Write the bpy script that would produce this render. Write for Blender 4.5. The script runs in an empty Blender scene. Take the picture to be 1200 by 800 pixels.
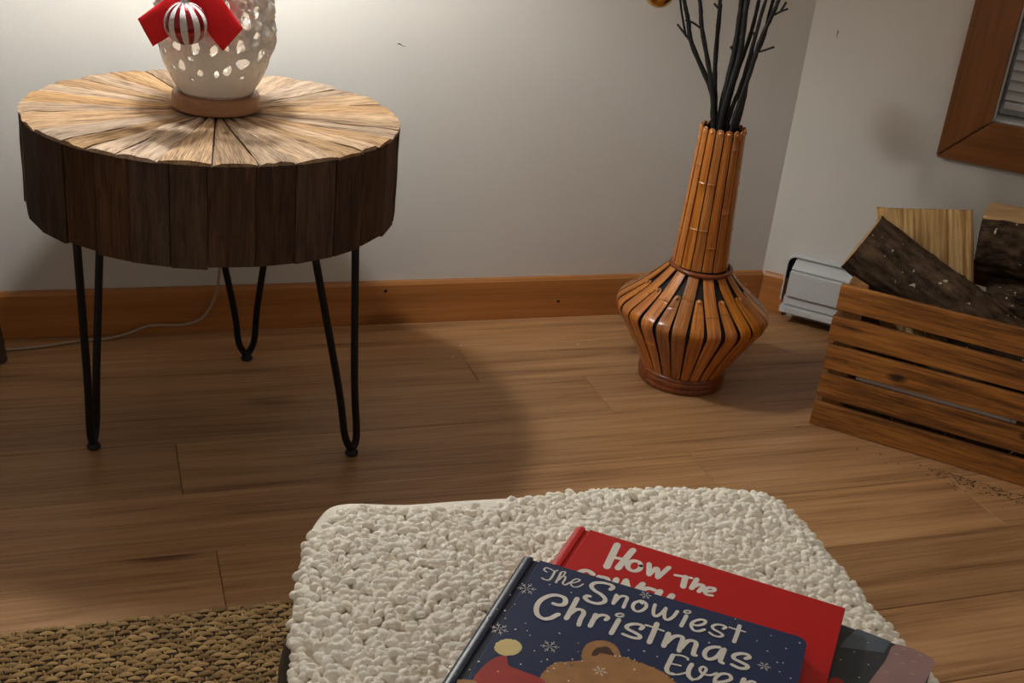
import bpy, bmesh, math, random
from mathutils import Vector, Matrix, noise
from mathutils.geometry import delaunay_2d_cdt
import numpy as np

random.seed(11)
RNG = np.random.default_rng(7)
PI = math.pi
S2 = math.sqrt(.5)
scene = bpy.context.scene
COL = scene.collection

# ------------------------------------------------------------------ camera
CAM_H = .9645
pitch, roll, yaw = math.radians(24.156), math.radians(6.206), math.radians(20.952)
fw = Vector((math.sin(yaw)*math.cos(pitch), math.cos(yaw)*math.cos(pitch), -math.sin(pitch)))
rt = Vector((math.cos(yaw), -math.sin(yaw), 0)); up = rt.cross(fw)
r2 = rt*math.cos(roll)+up*math.sin(roll); u2 = -rt*math.sin(roll)+up*math.cos(roll)
cam_d = bpy.data.cameras.new('camera'); cam = bpy.data.objects.new('camera', cam_d); COL.objects.link(cam)
cam.matrix_world = Matrix(((r2.x, u2.x, -fw.x, 0), (r2.y, u2.y, -fw.y, 0), (r2.z, u2.z, -fw.z, CAM_H), (0, 0, 0, 1)))
cam_d.sensor_width = 36; cam_d.lens = 1384.15/1200*36; cam_d.clip_start = .02
scene.camera = cam

# ------------------------------------------------------------------ light of the room
world = bpy.data.worlds.new('world'); scene.world = world; world.use_nodes = True
world.node_tree.nodes['Background'].inputs[0].default_value = (1, .88, .74, 1)
world.node_tree.nodes['Background'].inputs[1].default_value = .245
BULB_W = 19.2
BULB_Z = 1.04
scene.view_settings.view_transform = 'Standard'
scene.view_settings.look = 'None'
scene.view_settings.gamma = 1
scene.view_settings.use_curve_mapping = False
scene.view_settings.exposure = 0.12

# ------------------------------------------------------------------ helpers
def link(name, me, mat=None, parent=None, loc=(0, 0, 0), rot=(0, 0, 0), smooth=None):
    o = bpy.data.objects.new(name, me); COL.objects.link(o)
    if mat is not None and not me.materials: me.materials.append(mat)
    o.location = loc; o.rotation_euler = rot
    if parent: o.parent = parent
    if smooth is not None:
        me.shade_smooth() if smooth else me.shade_flat()
        if smooth and smooth != 1: me.set_sharp_from_angle(angle=math.radians(smooth))
    return o
def mesh(name, v, f):
    me = bpy.data.meshes.new(name); me.from_pydata([tuple(q) for q in v], [], f); me.update(); return me
def bm_mesh(name, bm):
    bmesh.ops.recalc_face_normals(bm, faces=bm.faces)
    me = bpy.data.meshes.new(name); bm.to_mesh(me); bm.free(); return me
def empty(name, loc=(0, 0, 0), rz=0.0):
    o = bpy.data.objects.new(name, None); COL.objects.link(o); o.location = loc; o.rotation_euler = (0, 0, rz)
    o.empty_display_size = .05; return o
def tag(o, label=None, cat=None, group=None, kind=None):
    if label: o['label'] = label
    if cat: o['category'] = cat
    if group: o['group'] = group
    if kind: o['kind'] = kind
    return o
def add_box(bm, a, b):
    r = bmesh.ops.create_cube(bm, size=1)
    c = [(a[i]+b[i])/2 for i in range(3)]; s = [b[i]-a[i] for i in range(3)]
    for v in r['verts']: v.co = Vector([c[i]+v.co[i]*s[i] for i in range(3)])
    return r['verts']
def box_mesh(name, a, b, bev=0.0, seg=1):
    bm = bmesh.new(); add_box(bm, a, b)
    if bev: bmesh.ops.bevel(bm, geom=bm.edges[:], offset=bev, segments=seg, affect='EDGES')
    return bm_mesh(name, bm)
def boxes_mesh(name, L, bev=0.0):
    bm = bmesh.new()
    for a, b in L: add_box(bm, a, b)
    if bev: bmesh.ops.bevel(bm, geom=bm.edges[:], offset=bev, segments=1, affect='EDGES')
    return bm_mesh(name, bm)
def prism_mesh(name, pts, z0, z1, bev=0.0):
    bm = bmesh.new()
    f = bm.faces.new([bm.verts.new((x, y, z0)) for x, y in pts])
    r = bmesh.ops.extrude_face_region(bm, geom=[f])
    for v in r['geom']:
        if isinstance(v, bmesh.types.BMVert): v.co.z = z1
    if bev: bmesh.ops.bevel(bm, geom=bm.edges[:], offset=bev, segments=1, affect='EDGES')
    return bm_mesh(name, bm)
def lathe(name, prof, n=48, closed=False):
    v, f = [], []
    m = len(prof)
    for i in range(n):
        a = 2*PI*i/n
        for r, z in prof: v.append((r*math.cos(a), r*math.sin(a), z))
    for i in range(n):
        j = (i+1) % n
        for k in range(m-1 if not closed else m):
            l = (k+1) % m
            f.append((i*m+k, j*m+k, j*m+l, i*m+l))
    bm = bmesh.new(); me = mesh(name, v, f); bm.from_mesh(me); bmesh.ops.remove_doubles(bm, verts=bm.verts, dist=1e-6)
    bpy.data.meshes.remove(me); return bm_mesh(name, bm)
def crom(pts, n=6):
    P = [Vector(p) for p in pts]
    if len(P) < 3:
        return [P[0].lerp(P[1], t/n) for t in range(n+1)]
    out = []
    for i in range(len(P)-1):
        a = P[i-1] if i else P[0]*2-P[1]; b, c = P[i], P[i+1]; d = P[i+2] if i+2 < len(P) else P[i+1]*2-P[i]
        for k in range(n):
            t = k/n
            out.append(.5*((2*b)+(c-a)*t+(2*a-5*b+4*c-d)*t*t+(3*b-a-3*c+d)*t**3))
    out.append(P[-1]); return out
def tube_into(V, F, pts, radii, n=8, cap=True):
    pts = [Vector(p) for p in pts]; base = len(V); m = len(pts)
    t0 = (pts[1]-pts[0]).normalized(); x = t0.orthogonal().normalized()
    for i, p in enumerate(pts):
        t = (pts[min(i+1, m-1)]-pts[max(i-1, 0)]).normalized()
        x = (x-t*x.dot(t)).normalized(); y = t.cross(x)
        r = radii[i] if hasattr(radii, '__len__') else radii
        for k in range(n):
            a = 2*PI*k/n; V.append(p+(x*math.cos(a)+y*math.sin(a))*r)
    for i in range(m-1):
        for k in range(n):
            l = (k+1) % n; F.append((base+i*n+k, base+i*n+l, base+(i+1)*n+l, base+(i+1)*n+k))
    if cap:
        F.append(tuple(base+k for k in range(n))[::-1]); F.append(tuple(base+(m-1)*n+k for k in range(n)))
def tube(name, pts, radii, n=8, closed=False):
    V, F = [], []; tube_into(V, F, pts, radii, n); return mesh(name, V, F)
def ring_tube(name, R, z, r, n=48, m=8, sq=1.0):
    prof = [(R+r*math.cos(2*PI*k/m), z+r*sq*math.sin(2*PI*k/m)) for k in range(m)]
    return lathe(name, prof, n, True)

# ------------------------------------------------------------------ materials
def mat_new(name):
    m = bpy.data.materials.new(name); m.use_nodes = True
    return m, m.node_tree.nodes, m.node_tree.links, m.node_tree.nodes['Principled BSDF']
def srgb(c):
    c = [x/255 for x in c]
    return tuple([x/12.92 if x <= .04045 else ((x+.055)/1.055)**2.4 for x in c])+(1,)
def plain(name, col, rough=.5, metal=0.0, bump=0.0, bscale=200, coat=0.0, spec=.5, var=0.0, vscale=20):
    m, N, L, b = mat_new(name)
    b.inputs['Base Color'].default_value = srgb(col); b.inputs['Roughness'].default_value = rough
    b.inputs['Metallic'].default_value = metal; b.inputs['Specular IOR Level'].default_value = spec
    b.inputs['Coat Weight'].default_value = coat
    if bump or var:
        tc = N.new('ShaderNodeTexCoord'); ns = N.new('ShaderNodeTexNoise'); ns.inputs['Scale'].default_value = bscale; ns.inputs['Detail'].default_value = 4
        L.new(tc.outputs['Object'], ns.inputs['Vector'])
        if bump:
            bp = N.new('ShaderNodeBump'); bp.inputs['Strength'].default_value = bump; bp.inputs['Distance'].default_value = .002
            L.new(ns.outputs['Fac'], bp.inputs['Height']); L.new(bp.outputs['Normal'], b.inputs['Normal'])
        if var:
            n2 = N.new('ShaderNodeTexNoise'); n2.inputs['Scale'].default_value = vscale; n2.inputs['Detail'].default_value = 5
            L.new(tc.outputs['Object'], n2.inputs['Vector'])
            mx = N.new('ShaderNodeMix'); mx.data_type = 'RGBA'; k = srgb(col)
            mx.inputs['A'].default_value = tuple(x*(1-var) for x in k[:3])+(1,); mx.inputs['B'].default_value = tuple(min(1, x*(1+var)) for x in k[:3])+(1,)
            L.new(n2.outputs['Fac'], mx.inputs['Factor']); L.new(mx.outputs['Result'], b.inputs['Base Color'])
    return m
def wood(name, cols, axis=0, along=2.0, across=30.0, rough=.5, bump=.3, rand=.35, coat=0.0, knots=0.0, contrast=(.3, .7), fine=.35, spec=.4, hue=0.0, kscale=3.0, attr=None):
    """streaky wood with the grain along one local axis; every piece gets its own cut of the grain and its own tone"""
    m, N, L, b = mat_new(name)
    tc = N.new('ShaderNodeTexCoord'); oi = N.new('ShaderNodeObjectInfo')
    src = tc.outputs['Object']
    if attr: at = N.new('ShaderNodeAttribute'); at.attribute_name = attr; src = at.outputs['Vector']
    off = N.new('ShaderNodeVectorMath'); off.operation = 'SCALE'; off.inputs[0].default_value = (17.3, 9.1, 23.7)
    L.new(oi.outputs['Random'], off.inputs['Scale'])
    ad = N.new('ShaderNodeVectorMath'); ad.operation = 'ADD'; L.new(src, ad.inputs[0]); L.new(off.outputs[0], ad.inputs[1])
    mp = N.new('ShaderNodeMapping'); L.new(ad.outputs[0], mp.inputs['Vector'])
    sc = [across]*3; sc[axis] = along; mp.inputs['Scale'].default_value = sc
    n1 = N.new('ShaderNodeTexNoise'); n1.inputs['Scale'].default_value = 1; n1.inputs['Detail'].default_value = 7; n1.inputs['Roughness'].default_value = .62; n1.inputs['Distortion'].default_value = .7
    L.new(mp.outputs[0], n1.inputs['Vector'])
    mp2 = N.new('ShaderNodeMapping'); sc2 = [across*7]*3; sc2[axis] = along*3.2; mp2.inputs['Scale'].default_value = sc2; L.new(ad.outputs[0], mp2.inputs['Vector'])
    n2 = N.new('ShaderNodeTexNoise'); n2.inputs['Scale'].default_value = 1; n2.inputs['Detail'].default_value = 3; L.new(mp2.outputs[0], n2.inputs['Vector'])
    mx = N.new('ShaderNodeMix'); mx.inputs['Factor'].default_value = fine
    L.new(n1.outputs['Fac'], mx.inputs['A']); L.new(n2.outputs['Fac'], mx.inputs['B'])
    fac = mx.outputs['Result']
    if knots:
        mk = N.new('ShaderNodeMapping'); s3 = [kscale*2.2]*3; s3[axis] = kscale; mk.inputs['Scale'].default_value = s3; L.new(ad.outputs[0], mk.inputs['Vector'])
        vo = N.new('ShaderNodeTexVoronoi'); vo.inputs['Scale'].default_value = 1; L.new(mk.outputs[0], vo.inputs['Vector'])
        mr = N.new('ShaderNodeMapRange'); mr.inputs['From Min'].default_value = .05; mr.inputs['From Max'].default_value = .16; mr.inputs['To Min'].default_value = -knots; mr.inputs['To Max'].default_value = 0
        L.new(vo.outputs['Distance'], mr.inputs['Value'])
        a2 = N.new('ShaderNodeMath'); a2.operation = 'ADD'; L.new(fac, a2.inputs[0]); L.new(mr.outputs[0], a2.inputs[1]); fac = a2.outputs[0]
    cr = N.new('ShaderNodeValToRGB'); e = cr.color_ramp.elements
    pos = [contrast[0]+(contrast[1]-contrast[0])*i/(len(cols)-1) for i in range(len(cols))]
    while len(e) < len(cols): e.new(.5)
    for i, c in enumerate(cols): e[i].position = pos[i]; e[i].color = srgb(c)
    L.new(fac, cr.inputs['Fac'])
    hs = N.new('ShaderNodeHueSaturation'); L.new(cr.outputs['Color'], hs.inputs['Color'])
    v = N.new('ShaderNodeMapRange'); v.inputs['To Min'].default_value = 1-rand; v.inputs['To Max'].default_value = 1+rand; L.new(oi.outputs['Random'], v.inputs['Value']); L.new(v.outputs[0], hs.inputs['Value'])
    if hue:
        wn = N.new('ShaderNodeTexWhiteNoise'); wn.noise_dimensions = '1D'; L.new(oi.outputs['Random'], wn.inputs['W'])
        s = N.new('ShaderNodeMapRange'); s.inputs['To Min'].default_value = 1-hue; s.inputs['To Max'].default_value = 1+hue*.4; L.new(wn.outputs['Value'], s.inputs['Value']); L.new(s.outputs[0], hs.inputs['Saturation'])
    L.new(hs.outputs['Color'], b.inputs['Base Color'])
    b.inputs['Roughness'].default_value = rough; b.inputs['Coat Weight'].default_value = coat; b.inputs['Coat Roughness'].default_value = .25; b.inputs['Specular IOR Level'].default_value = spec
    bp = N.new('ShaderNodeBump'); bp.inputs['Strength'].default_value = bump; bp.inputs['Distance'].default_value = .002
    L.new(mx.outputs['Result'], bp.inputs['Height']); L.new(bp.outputs['Normal'], b.inputs['Normal'])
    return m
def island(name, c1, c2, rough=.9, noise_scale=60, sheen=0.0, bump=0.0):
    """a colour that varies from strand to strand of one joined mesh"""
    m, N, L, b = mat_new(name)
    g = N.new('ShaderNodeNewGeometry'); tc = N.new('ShaderNodeTexCoord'); ns = N.new('ShaderNodeTexNoise'); ns.inputs['Scale'].default_value = noise_scale
    L.new(tc.outputs['Object'], ns.inputs['Vector'])
    av = N.new('ShaderNodeMath'); av.operation = 'MULTIPLY_ADD'; av.inputs[1].default_value = .55; L.new(g.outputs['Random Per Island'], av.inputs[0])
    h = N.new('ShaderNodeMath'); h.operation = 'MULTIPLY'; h.inputs[1].default_value = .45; L.new(ns.outputs['Fac'], h.inputs[0]); L.new(h.outputs[0], av.inputs[2])
    mx = N.new('ShaderNodeMix'); mx.data_type = 'RGBA'; mx.inputs['A'].default_value = srgb(c1); mx.inputs['B'].default_value = srgb(c2)
    L.new(av.outputs[0], mx.inputs['Factor']); L.new(mx.outputs['Result'], b.inputs['Base Color'])
    b.inputs['Roughness'].default_value = rough; b.inputs['Sheen Weight'].default_value = sheen; b.inputs['Specular IOR Level'].default_value = .15
    if bump:
        n2 = N.new('ShaderNodeTexNoise'); n2.inputs['Scale'].default_value = 900; L.new(tc.outputs['Object'], n2.inputs['Vector'])
        bp = N.new('ShaderNodeBump'); bp.inputs['Strength'].default_value = bump; bp.inputs['Distance'].default_value = .001; L.new(n2.outputs['Fac'], bp.inputs['Height']); L.new(bp.outputs['Normal'], b.inputs['Normal'])
    return m

M = {}
M['wall'] = plain('wall_paint', (211, 207, 201), .75, bump=.12, bscale=260, var=.03, vscale=4, spec=.3)
M['plank'] = wood('oak_laminate', [(106, 72, 45), (156, 114, 76), (180, 136, 94), (194, 152, 110)], 0, 1.6, 26, .42, .12, .12, knots=.22, contrast=(.28, .72), fine=.42, spec=.35, kscale=2.4)
M['subfloor'] = plain('subfloor', (38, 27, 20), .9)
M['pine'] = wood('pine_baseboard', [(132, 80, 36), (176, 114, 58), (196, 136, 76)], 0, 1.2, 40, .4, .06, .05, coat=.2, knots=.4, contrast=(.25, .75), fine=.3, kscale=2.0)
M['casing'] = wood('stained_casing', [(96, 55, 22), (132, 80, 36), (146, 92, 44)], 0, 1.5, 40, .4, .05, .05, coat=.2, contrast=(.25, .75), fine=.3)
M['top_wood'] = wood('weathered_top', [(62, 48, 38), (136, 108, 82), (188, 154, 118), (212, 184, 150)], 0, 7, 90, .85, 1.0, .2, contrast=(.27, .72), fine=.5, spec=.15, hue=.3)
M['side_wood'] = wood('aged_shaded_side_board', [(42, 27, 18), (70, 47, 31), (96, 66, 44)], 2, 7, 60, .75, .5, .36, contrast=(.3, .7), fine=.35, spec=.25, hue=.3)  # darker than the top: the unlit side's shade is put into the brown
M['iron'] = plain('black_iron', (16, 16, 18), .45, .2, spec=.4)
M['rubber'] = plain('black_rubber', (12, 12, 13), .7)
M['bamboo'] = wood('bamboo_strip', [(78, 35, 10), (148, 80, 24), (190, 116, 40), (216, 146, 60)], 0, 6, 110, .3, .12, .24, coat=.35, contrast=(.25, .72), fine=.4, hue=.06, attr='grain')
M['bamboo_ring'] = wood('bamboo_ring', [(62, 28, 12), (118, 58, 24), (150, 80, 36)], 2, 30, 40, .32, .1, .05, coat=.35, contrast=(.25, .75))
M['vase_dark'] = plain('vase_lining', (20, 12, 8), .7)
M['brass'] = plain('brass_rivet', (206, 150, 104), .28, .35)
M['gold'] = plain('gold_bauble', (205, 165, 90), .12, 1.0)
M['twig'] = plain('black_twig', (8, 7, 6), .6, bump=.5, bscale=150)
M['crate'] = wood('stained_crate_slat', [(50, 30, 12), (112, 68, 27), (158, 101, 44), (184, 124, 60)], 0, 5, 55, .5, .4, .12, knots=.35, contrast=(.3, .7), fine=.4, coat=.1, kscale=7)
M['crate_in'] = wood('raw_crate_brace', [(86, 56, 30), (140, 98, 58), (160, 118, 72)], 2, 5, 60, .7, .3, .1)
M['split'] = wood('split_wood', [(132, 94, 54), (202, 160, 104), (230, 194, 140)], 2, 5, 60, .8, .8, .08, contrast=(.28, .66), fine=.4, spec=.2)
M['cut'] = plain('cut_log_end', (178, 140, 96), .85, bump=.5, bscale=90, var=.2, vscale=40)
M['heater'] = plain('heater_enamel', (206, 208, 210), .35, spec=.5)
M['heater_dark'] = plain('heater_gap_shade', (26, 24, 23), .7)  # near black: shade in the heater's gaps, put into the colour
M['vinyl'] = plain('white_vinyl', (205, 205, 205), .4)
M['blind'] = plain('white_blind', (200, 200, 200), .5)
M['black'] = plain('black_plastic', (18, 18, 18), .5)
M['leather'] = plain('black_leather', (34, 29, 26), .5, bump=.3, bscale=300)
M['fabric'] = plain('blanket_back', (236, 228, 214), .95, bump=.4, bscale=500, spec=.1)
M['tuft'] = island('sherpa_pile', (248, 238, 220), (255, 250, 240), .95, 30, .4, .5)
M['tuft'].node_tree.nodes['Principled BSDF'].inputs['Subsurface Weight'].default_value = 0
M['tuft'].node_tree.nodes['Principled BSDF'].inputs['Subsurface Radius'].default_value = (1, .9, .8)
M['tuft'].node_tree.nodes['Principled BSDF'].inputs['Subsurface Scale'].default_value = .006
M['jute'] = island('jute_strand', (104, 78, 48), (206, 170, 118), .9, 40, 0, .5)
M['jute_base'] = plain('jute_backing', (62, 46, 28), .95, bump=.5, bscale=400)
M['ceramic'] = plain('white_glaze', (232, 228, 222), .16, coat=.3, bump=.08, bscale=60)
M['turned'] = wood('turned_wood_base', [(132, 92, 62), (160, 116, 82), (172, 130, 96)], 0, 6, 50, .5, .08, .03, contrast=(.3, .7))
M['shade'] = None
M['ribbon'] = plain('red_ribbon', (222, 12, 26), .7, bump=.2, bscale=600)
M['red_gloss'] = plain('red_bauble_paint', (150, 22, 30), .22, .6, coat=.4)
M['glitter'] = plain('silver_glitter', (226, 220, 220), .6, .1, bump=1.0, bscale=900)
M['silver'] = plain('silver_cap', (220, 218, 215), .25, 1)
M['cord'] = plain('clear_cord', (168, 148, 124), .3)
M['steel'] = plain('brushed_bronze', (104, 92, 82), .4, .7)
M['blue_cover'] = plain('blue_cover', (38, 52, 88), .38, bump=.05, bscale=300, spec=.45)
M['blue_spine'] = plain('blue_spine', (26, 34, 58), .38)
M['red_cover'] = plain('red_cover', (196, 22, 22), .42, spec=.4)
M['grey_cover'] = plain('grey_cover', (58, 62, 66), .42, var=.35, vscale=30)
M['paper'] = plain('page_block', (224, 214, 196), .9)
M['ink_white'] = plain('white_print', (232, 226, 216), .5)
M['ink_bear'] = plain('brown_fur_print', (172, 122, 72), .5, var=.35, vscale=90)
M['ink_dark'] = plain('dark_fur_print', (74, 46, 30), .5, var=.4, vscale=120)
M['ink_hat'] = plain('red_hat_print', (172, 44, 34), .5, var=.3, vscale=50)
M['ink_pom'] = plain('cream_print', (226, 204, 140), .5, var=.15, vscale=120)
M['ink_pink'] = plain('pink_print', (160, 126, 124), .45, var=.12, vscale=60)
M['ink_teal'] = plain('teal_print', (92, 102, 112), .45, var=.3, vscale=40)
M['splinter'] = plain('pale_splinter', (196, 158, 112), .8)

def bark_mat():
    m, N, L, b = mat_new('dark_bark')
    tc = N.new('ShaderNodeTexCoord'); mp = N.new('ShaderNodeMapping'); mp.inputs['Scale'].default_value = (14, 40, 40); L.new(tc.outputs['Object'], mp.inputs['Vector'])
    n1 = N.new('ShaderNodeTexNoise'); n1.inputs['Scale'].default_value = 1.6; n1.inputs['Detail'].default_value = 8; n1.inputs['Roughness'].default_value = .7; L.new(mp.outputs[0], n1.inputs['Vector'])
    cr = N.new('ShaderNodeValToRGB'); e = cr.color_ramp.elements; e[0].position = .35; e[0].color = srgb((26, 19, 14)); e[1].position = .72; e[1].color = srgb((112, 88, 66)); L.new(n1.outputs['Fac'], cr.inputs['Fac'])
    vo = N.new('ShaderNodeTexVoronoi'); vo.inputs['Scale'].default_value = 75; wv = N.new('ShaderNodeTexNoise'); wv.inputs['Scale'].default_value = 55; L.new(tc.outputs['Object'], wv.inputs['Vector']); wm = N.new('ShaderNodeVectorMath'); wm.operation = 'MULTIPLY_ADD'; wm.inputs[1].default_value = (.03, .03, .03); L.new(wv.outputs['Color'], wm.inputs[0]); L.new(tc.outputs['Object'], wm.inputs[2]); L.new(wm.outputs[0], vo.inputs['Vector'])
    n2 = N.new('ShaderNodeTexNoise'); n2.inputs['Scale'].default_value = 30; L.new(tc.outputs['Object'], n2.inputs['Vector'])
    s = N.new('ShaderNodeMath'); s.operation = 'LESS_THAN'; s.inputs[1].default_value = .2; L.new(vo.outputs['Distance'], s.inputs[0])
    s2 = N.new('ShaderNodeMath'); s2.operation = 'GREATER_THAN'; s2.inputs[1].default_value = .585; L.new(n2.outputs['Fac'], s2.inputs[0])
    s3 = N.new('ShaderNodeMath'); s3.operation = 'MULTIPLY'; L.new(s.outputs[0], s3.inputs[0]); L.new(s2.outputs[0], s3.inputs[1])
    mx = N.new('ShaderNodeMix'); mx.data_type = 'RGBA'; L.new(s3.outputs[0], mx.inputs['Factor']); L.new(cr.outputs[0], mx.inputs['A']); mx.inputs['B'].default_value = srgb((190, 180, 165))
    L.new(mx.outputs['Result'], b.inputs['Base Color']); b.inputs['Roughness'].default_value = .9; b.inputs['Specular IOR Level'].default_value = .2
    bp = N.new('ShaderNodeBump'); bp.inputs['Strength'].default_value = 1; bp.inputs['Distance'].default_value = .004; L.new(n1.outputs['Fac'], bp.inputs['Height']); L.new(bp.outputs['Normal'], b.inputs['Normal'])
    return m
M['bark'] = bark_mat()
def shade_mat():
    m, N, L, b = mat_new('linen_shade')
    N.remove(b); out = N['Material Output']
    d = N.new('ShaderNodeBsdfDiffuse'); d.inputs[0].default_value = (.9, .87, .82, 1); t = N.new('ShaderNodeBsdfTranslucent'); t.inputs[0].default_value = (.97, .93, .86, 1)
    x = N.new('ShaderNodeMixShader'); x.inputs[0].default_value = .68; L.new(d.outputs[0], x.inputs[1]); L.new(t.outputs[0], x.inputs[2]); L.new(x.outputs[0], out.inputs[0]); return m
M['shade'] = shade_mat()
def glass_mat():
    m, N, L, b = mat_new('window_glass'); b.inputs['Base Color'].default_value = (.9, .93, .95, 1); b.inputs['Roughness'].default_value = .02; b.inputs['Transmission Weight'].default_value = 1; b.inputs['IOR'].default_value = 1.45; return m
M['glass'] = glass_mat()
def bulb_mat():
    m, N, L, b = mat_new('lit_bulb'); b.inputs['Base Color'].default_value = (1, .95, .85, 1); b.inputs['Emission Color'].default_value = (1, .86, .66, 1); b.inputs['Emission Strength'].default_value = 6; return m
M['bulb'] = bulb_mat()

# ------------------------------------------------------------------ the setting
WY = 2.130                      # back wall face
W0 = Vector((1.391, WY, 0))     # corner; the right wall leaves it at 45 degrees
RZ = -PI/4
XL = -1.7
tag(link('wall_back', box_mesh('wall_back', (XL-.12, WY, -.08), (W0.x+.06, WY+.12, 2.42)), M['wall']), 'white painted back wall', kind='structure')
OX0, OX1, OZ0, OZ1 = .376, 1.16, .494, 1.5       # window opening in the right wall's own frame
tag(link('wall_right', boxes_mesh('wall_right', [((0, 0, -.08), (OX0, .12, 2.42)), ((OX1, 0, -.08), (1.9, .12, 2.42)), ((OX0, 0, -.08), (OX1, .12, OZ0)), ((OX0, 0, OZ1), (OX1, .12, 2.42))]), M['wall'], None, W0, (0, 0, RZ)), 'white painted angled wall with the window', kind='structure')
fl = tag(link('floor', box_mesh('floor', (XL, -1.2, -.06), (W0.x+1.4, WY, -.0115)), M['subfloor']), 'brown oak plank floor', kind='structure')
PW = .1513
joints = {1.693: [.858], 1.5417: [.10], 1.3904: [.932], 1.2391: [.133], 1.8443: [.65], 1.9956: [1.05], 1.0878: [.52], .9365: [1.23]}
y = 1.9956
PMESH = {}
while y > -1.2:
    xe = W0.x+WY-y+.012
    js = joints.get(round(y, 4), [random.uniform(-.5, .6)])
    xs = [js[0]]
    while xs[0] > XL: xs.insert(0, max(XL, xs[0]-1.22)) if xs[0]-1.22 > XL+.1 else xs.insert(0, XL)
    while xs[-1] < xe: xs.append(min(xe, xs[-1]+1.22))
    w = min(PW, WY-.001-y)
    for a, b in zip(xs[:-1], xs[1:]):
        if b-a < .02: continue
        key = (round(b-a, 3), round(w, 3))
        if key not in PMESH: PMESH[key] = box_mesh('plank', (.0004, .0004, -.011), (b-a-.0004, w-.0004, 0), .0007)
        link('plank', PMESH[key], M['plank'], fl, (a, y, 0))
    y -= PW
# baseboards
def base_mesh(name, x0, x1):
    pr = [(0, 0), (-.0135, 0), (-.0135, .083), (-.010, .089), (0, .089)]
    v = [(x, p, q) for x in (x0, x1) for p, q in pr]; n = len(pr)
    return mesh(name, v, [tuple(range(n)), tuple(range(2*n-1, n-1, -1))]+[(i, i+n, (i+1) % n+n, (i+1) % n) for i in range(n)])
tag(link('baseboard_back', base_mesh('baseboard_back', XL, W0.x-.006), M['pine'], None, (0, WY, .0005)), 'honey pine baseboard along the back wall', kind='structure')
tag(link('baseboard_right', base_mesh('baseboard_right', .006, .062), M['pine'], None, (W0.x, W0.y, .0005), (0, 0, RZ)), 'short pine baseboard piece in the corner', kind='structure')

# window in the angled wall
win = tag(empty('window_1', W0, RZ), 'wood cased window with a white blind', kind='structure')
cw, th = .086, .018
def mitre(name, pts, mat, rot):
    me = prism_mesh(name, pts, 0, th, .0015); return me
def casing_board(L, loc, ry, name='casing_board'):
    # board along local X with mitred ends, in the wall's XZ plane
    me = prism_mesh(name, [(0, 0), (L, 0), (L-cw, cw), (cw, cw)], 0, th, .0015)
    me.transform(Matrix.Rotation(PI/2, 4, 'X'))       # y->z, z->-y
    o = link(name, me, M['casing'], win, loc, (0, ry, 0)); return o
X0, X1, Z0, Z1 = OX0-.076, OX1+.076, OZ0-.078, OZ1+.076
casing_board(X1-X0-.0016, (X0+.0008, -.0003, Z0), 0)
casing_board(Z1-Z0-.003, (X0, -.0003, Z1-.0008), PI/2)
casing_board(X1-X0-.0016, (X1-.0008, -.0003, Z1), PI)
casing_board(Z1-Z0-.003, (X1, -.0003, Z0+.0008), -PI/2)
def rect_frame(name, x0, x1, z0, z1, y0, y1, w, mat, bev=.001):
    return link(name, boxes_mesh(name, [((x0, y0, z0), (x0+w, y1, z1)), ((x1-w, y0, z0), (x1, y1, z1)), ((x0+w, y0, z0), (x1-w, y1, z0+w)), ((x0+w, y0, z1-w), (x1-w, y1, z1))], bev), mat, win)
rect_frame('jamb', OX0, OX1, OZ0, OZ1, .001, .118, .012, M['vinyl'])
sash = rect_frame('sash', OX0+.013, OX1-.013, OZ0+.013, OZ1-.013, .062, .1, .035, M['vinyl'], .002)
pane = link('pane', box_mesh('pane', (OX0+.047, .08, OZ0+.047), (OX1-.047, .084, OZ1-.047)), M['glass'], win)
bl = empty('blind'); bl.parent = win
link('bottom_rail', box_mesh('bottom_rail', (OX0+.02, .026, OZ0+.03), (OX1-.02, .05, OZ0+.044), .002), M['blind'], bl)
sl = box_mesh('slat', (OX0+.02, -.0125, -.0008), (OX1-.02, .0125, .0008))
for k in range(46):
    link('slat', sl, M['blind'], bl, (0, .038, OZ0+.058+k*.0195), (math.radians(58), 0, 0))
for x in (OX0+.075, OX0+.4, OX1-.075):
    link('ladder_cord', tube('ladder_cord', [(x, .0245, OZ0+.03), (x, .0245, OZ1-.03)], .0012, 5), M['black'], bl)

# electric baseboard heater on the angled wall, behind the crate
ht = tag(empty('baseboard_heater', W0, RZ), 'low white metal baseboard heater beside the corner under the window wall', 'heater')
HX0, HX1 = .066, 1.5
def hprof(pr, name, x0, x1, mat, bev=0):
    n = len(pr); v = [(x, -p, q) for x in (x0, x1) for p, q in pr]
    me = mesh(name, v, [tuple(range(n)), tuple(range(2*n-1, n-1, -1))]+[(i, i+n, (i+1) % n+n, (i+1) % n) for i in range(n)])
    bm = bmesh.new(); bm.from_mesh(me)
    if bev: bmesh.ops.bevel(bm, geom=bm.edges[:], offset=bev, segments=2, affect='EDGES')
    return link(name, bm_mesh(name, bm), mat, ht, smooth=40)
hprof([(.001, .024), (.040, .024), (.044, .118), (.010, .132), (.001, .132)], 'core', HX0+.010, HX1, M['heater_dark'])
hprof([(.012, .1405), (.052, .1255), (.051, .1235), (.012, .1375)], 'sloped_top', HX0+.006, HX1, M['heater'])
hprof([(.044, .0675), (.062, .0660), (.060, .1215), (.044, .1225)], 'front_panel', HX0+.0055, HX1, M['heater'], .0015)
hprof([(.042, .0445), (.054, .0445), (.054, .0645), (.042, .0645)], 'lower_panel', HX0+.002, HX1, M['heater'], .001)
hprof([(.0, .030), (.064, .028), (.064, .0425), (.0, .0425)], 'base_strip', HX0-.002, HX1, M['heater'], .0015)
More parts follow.
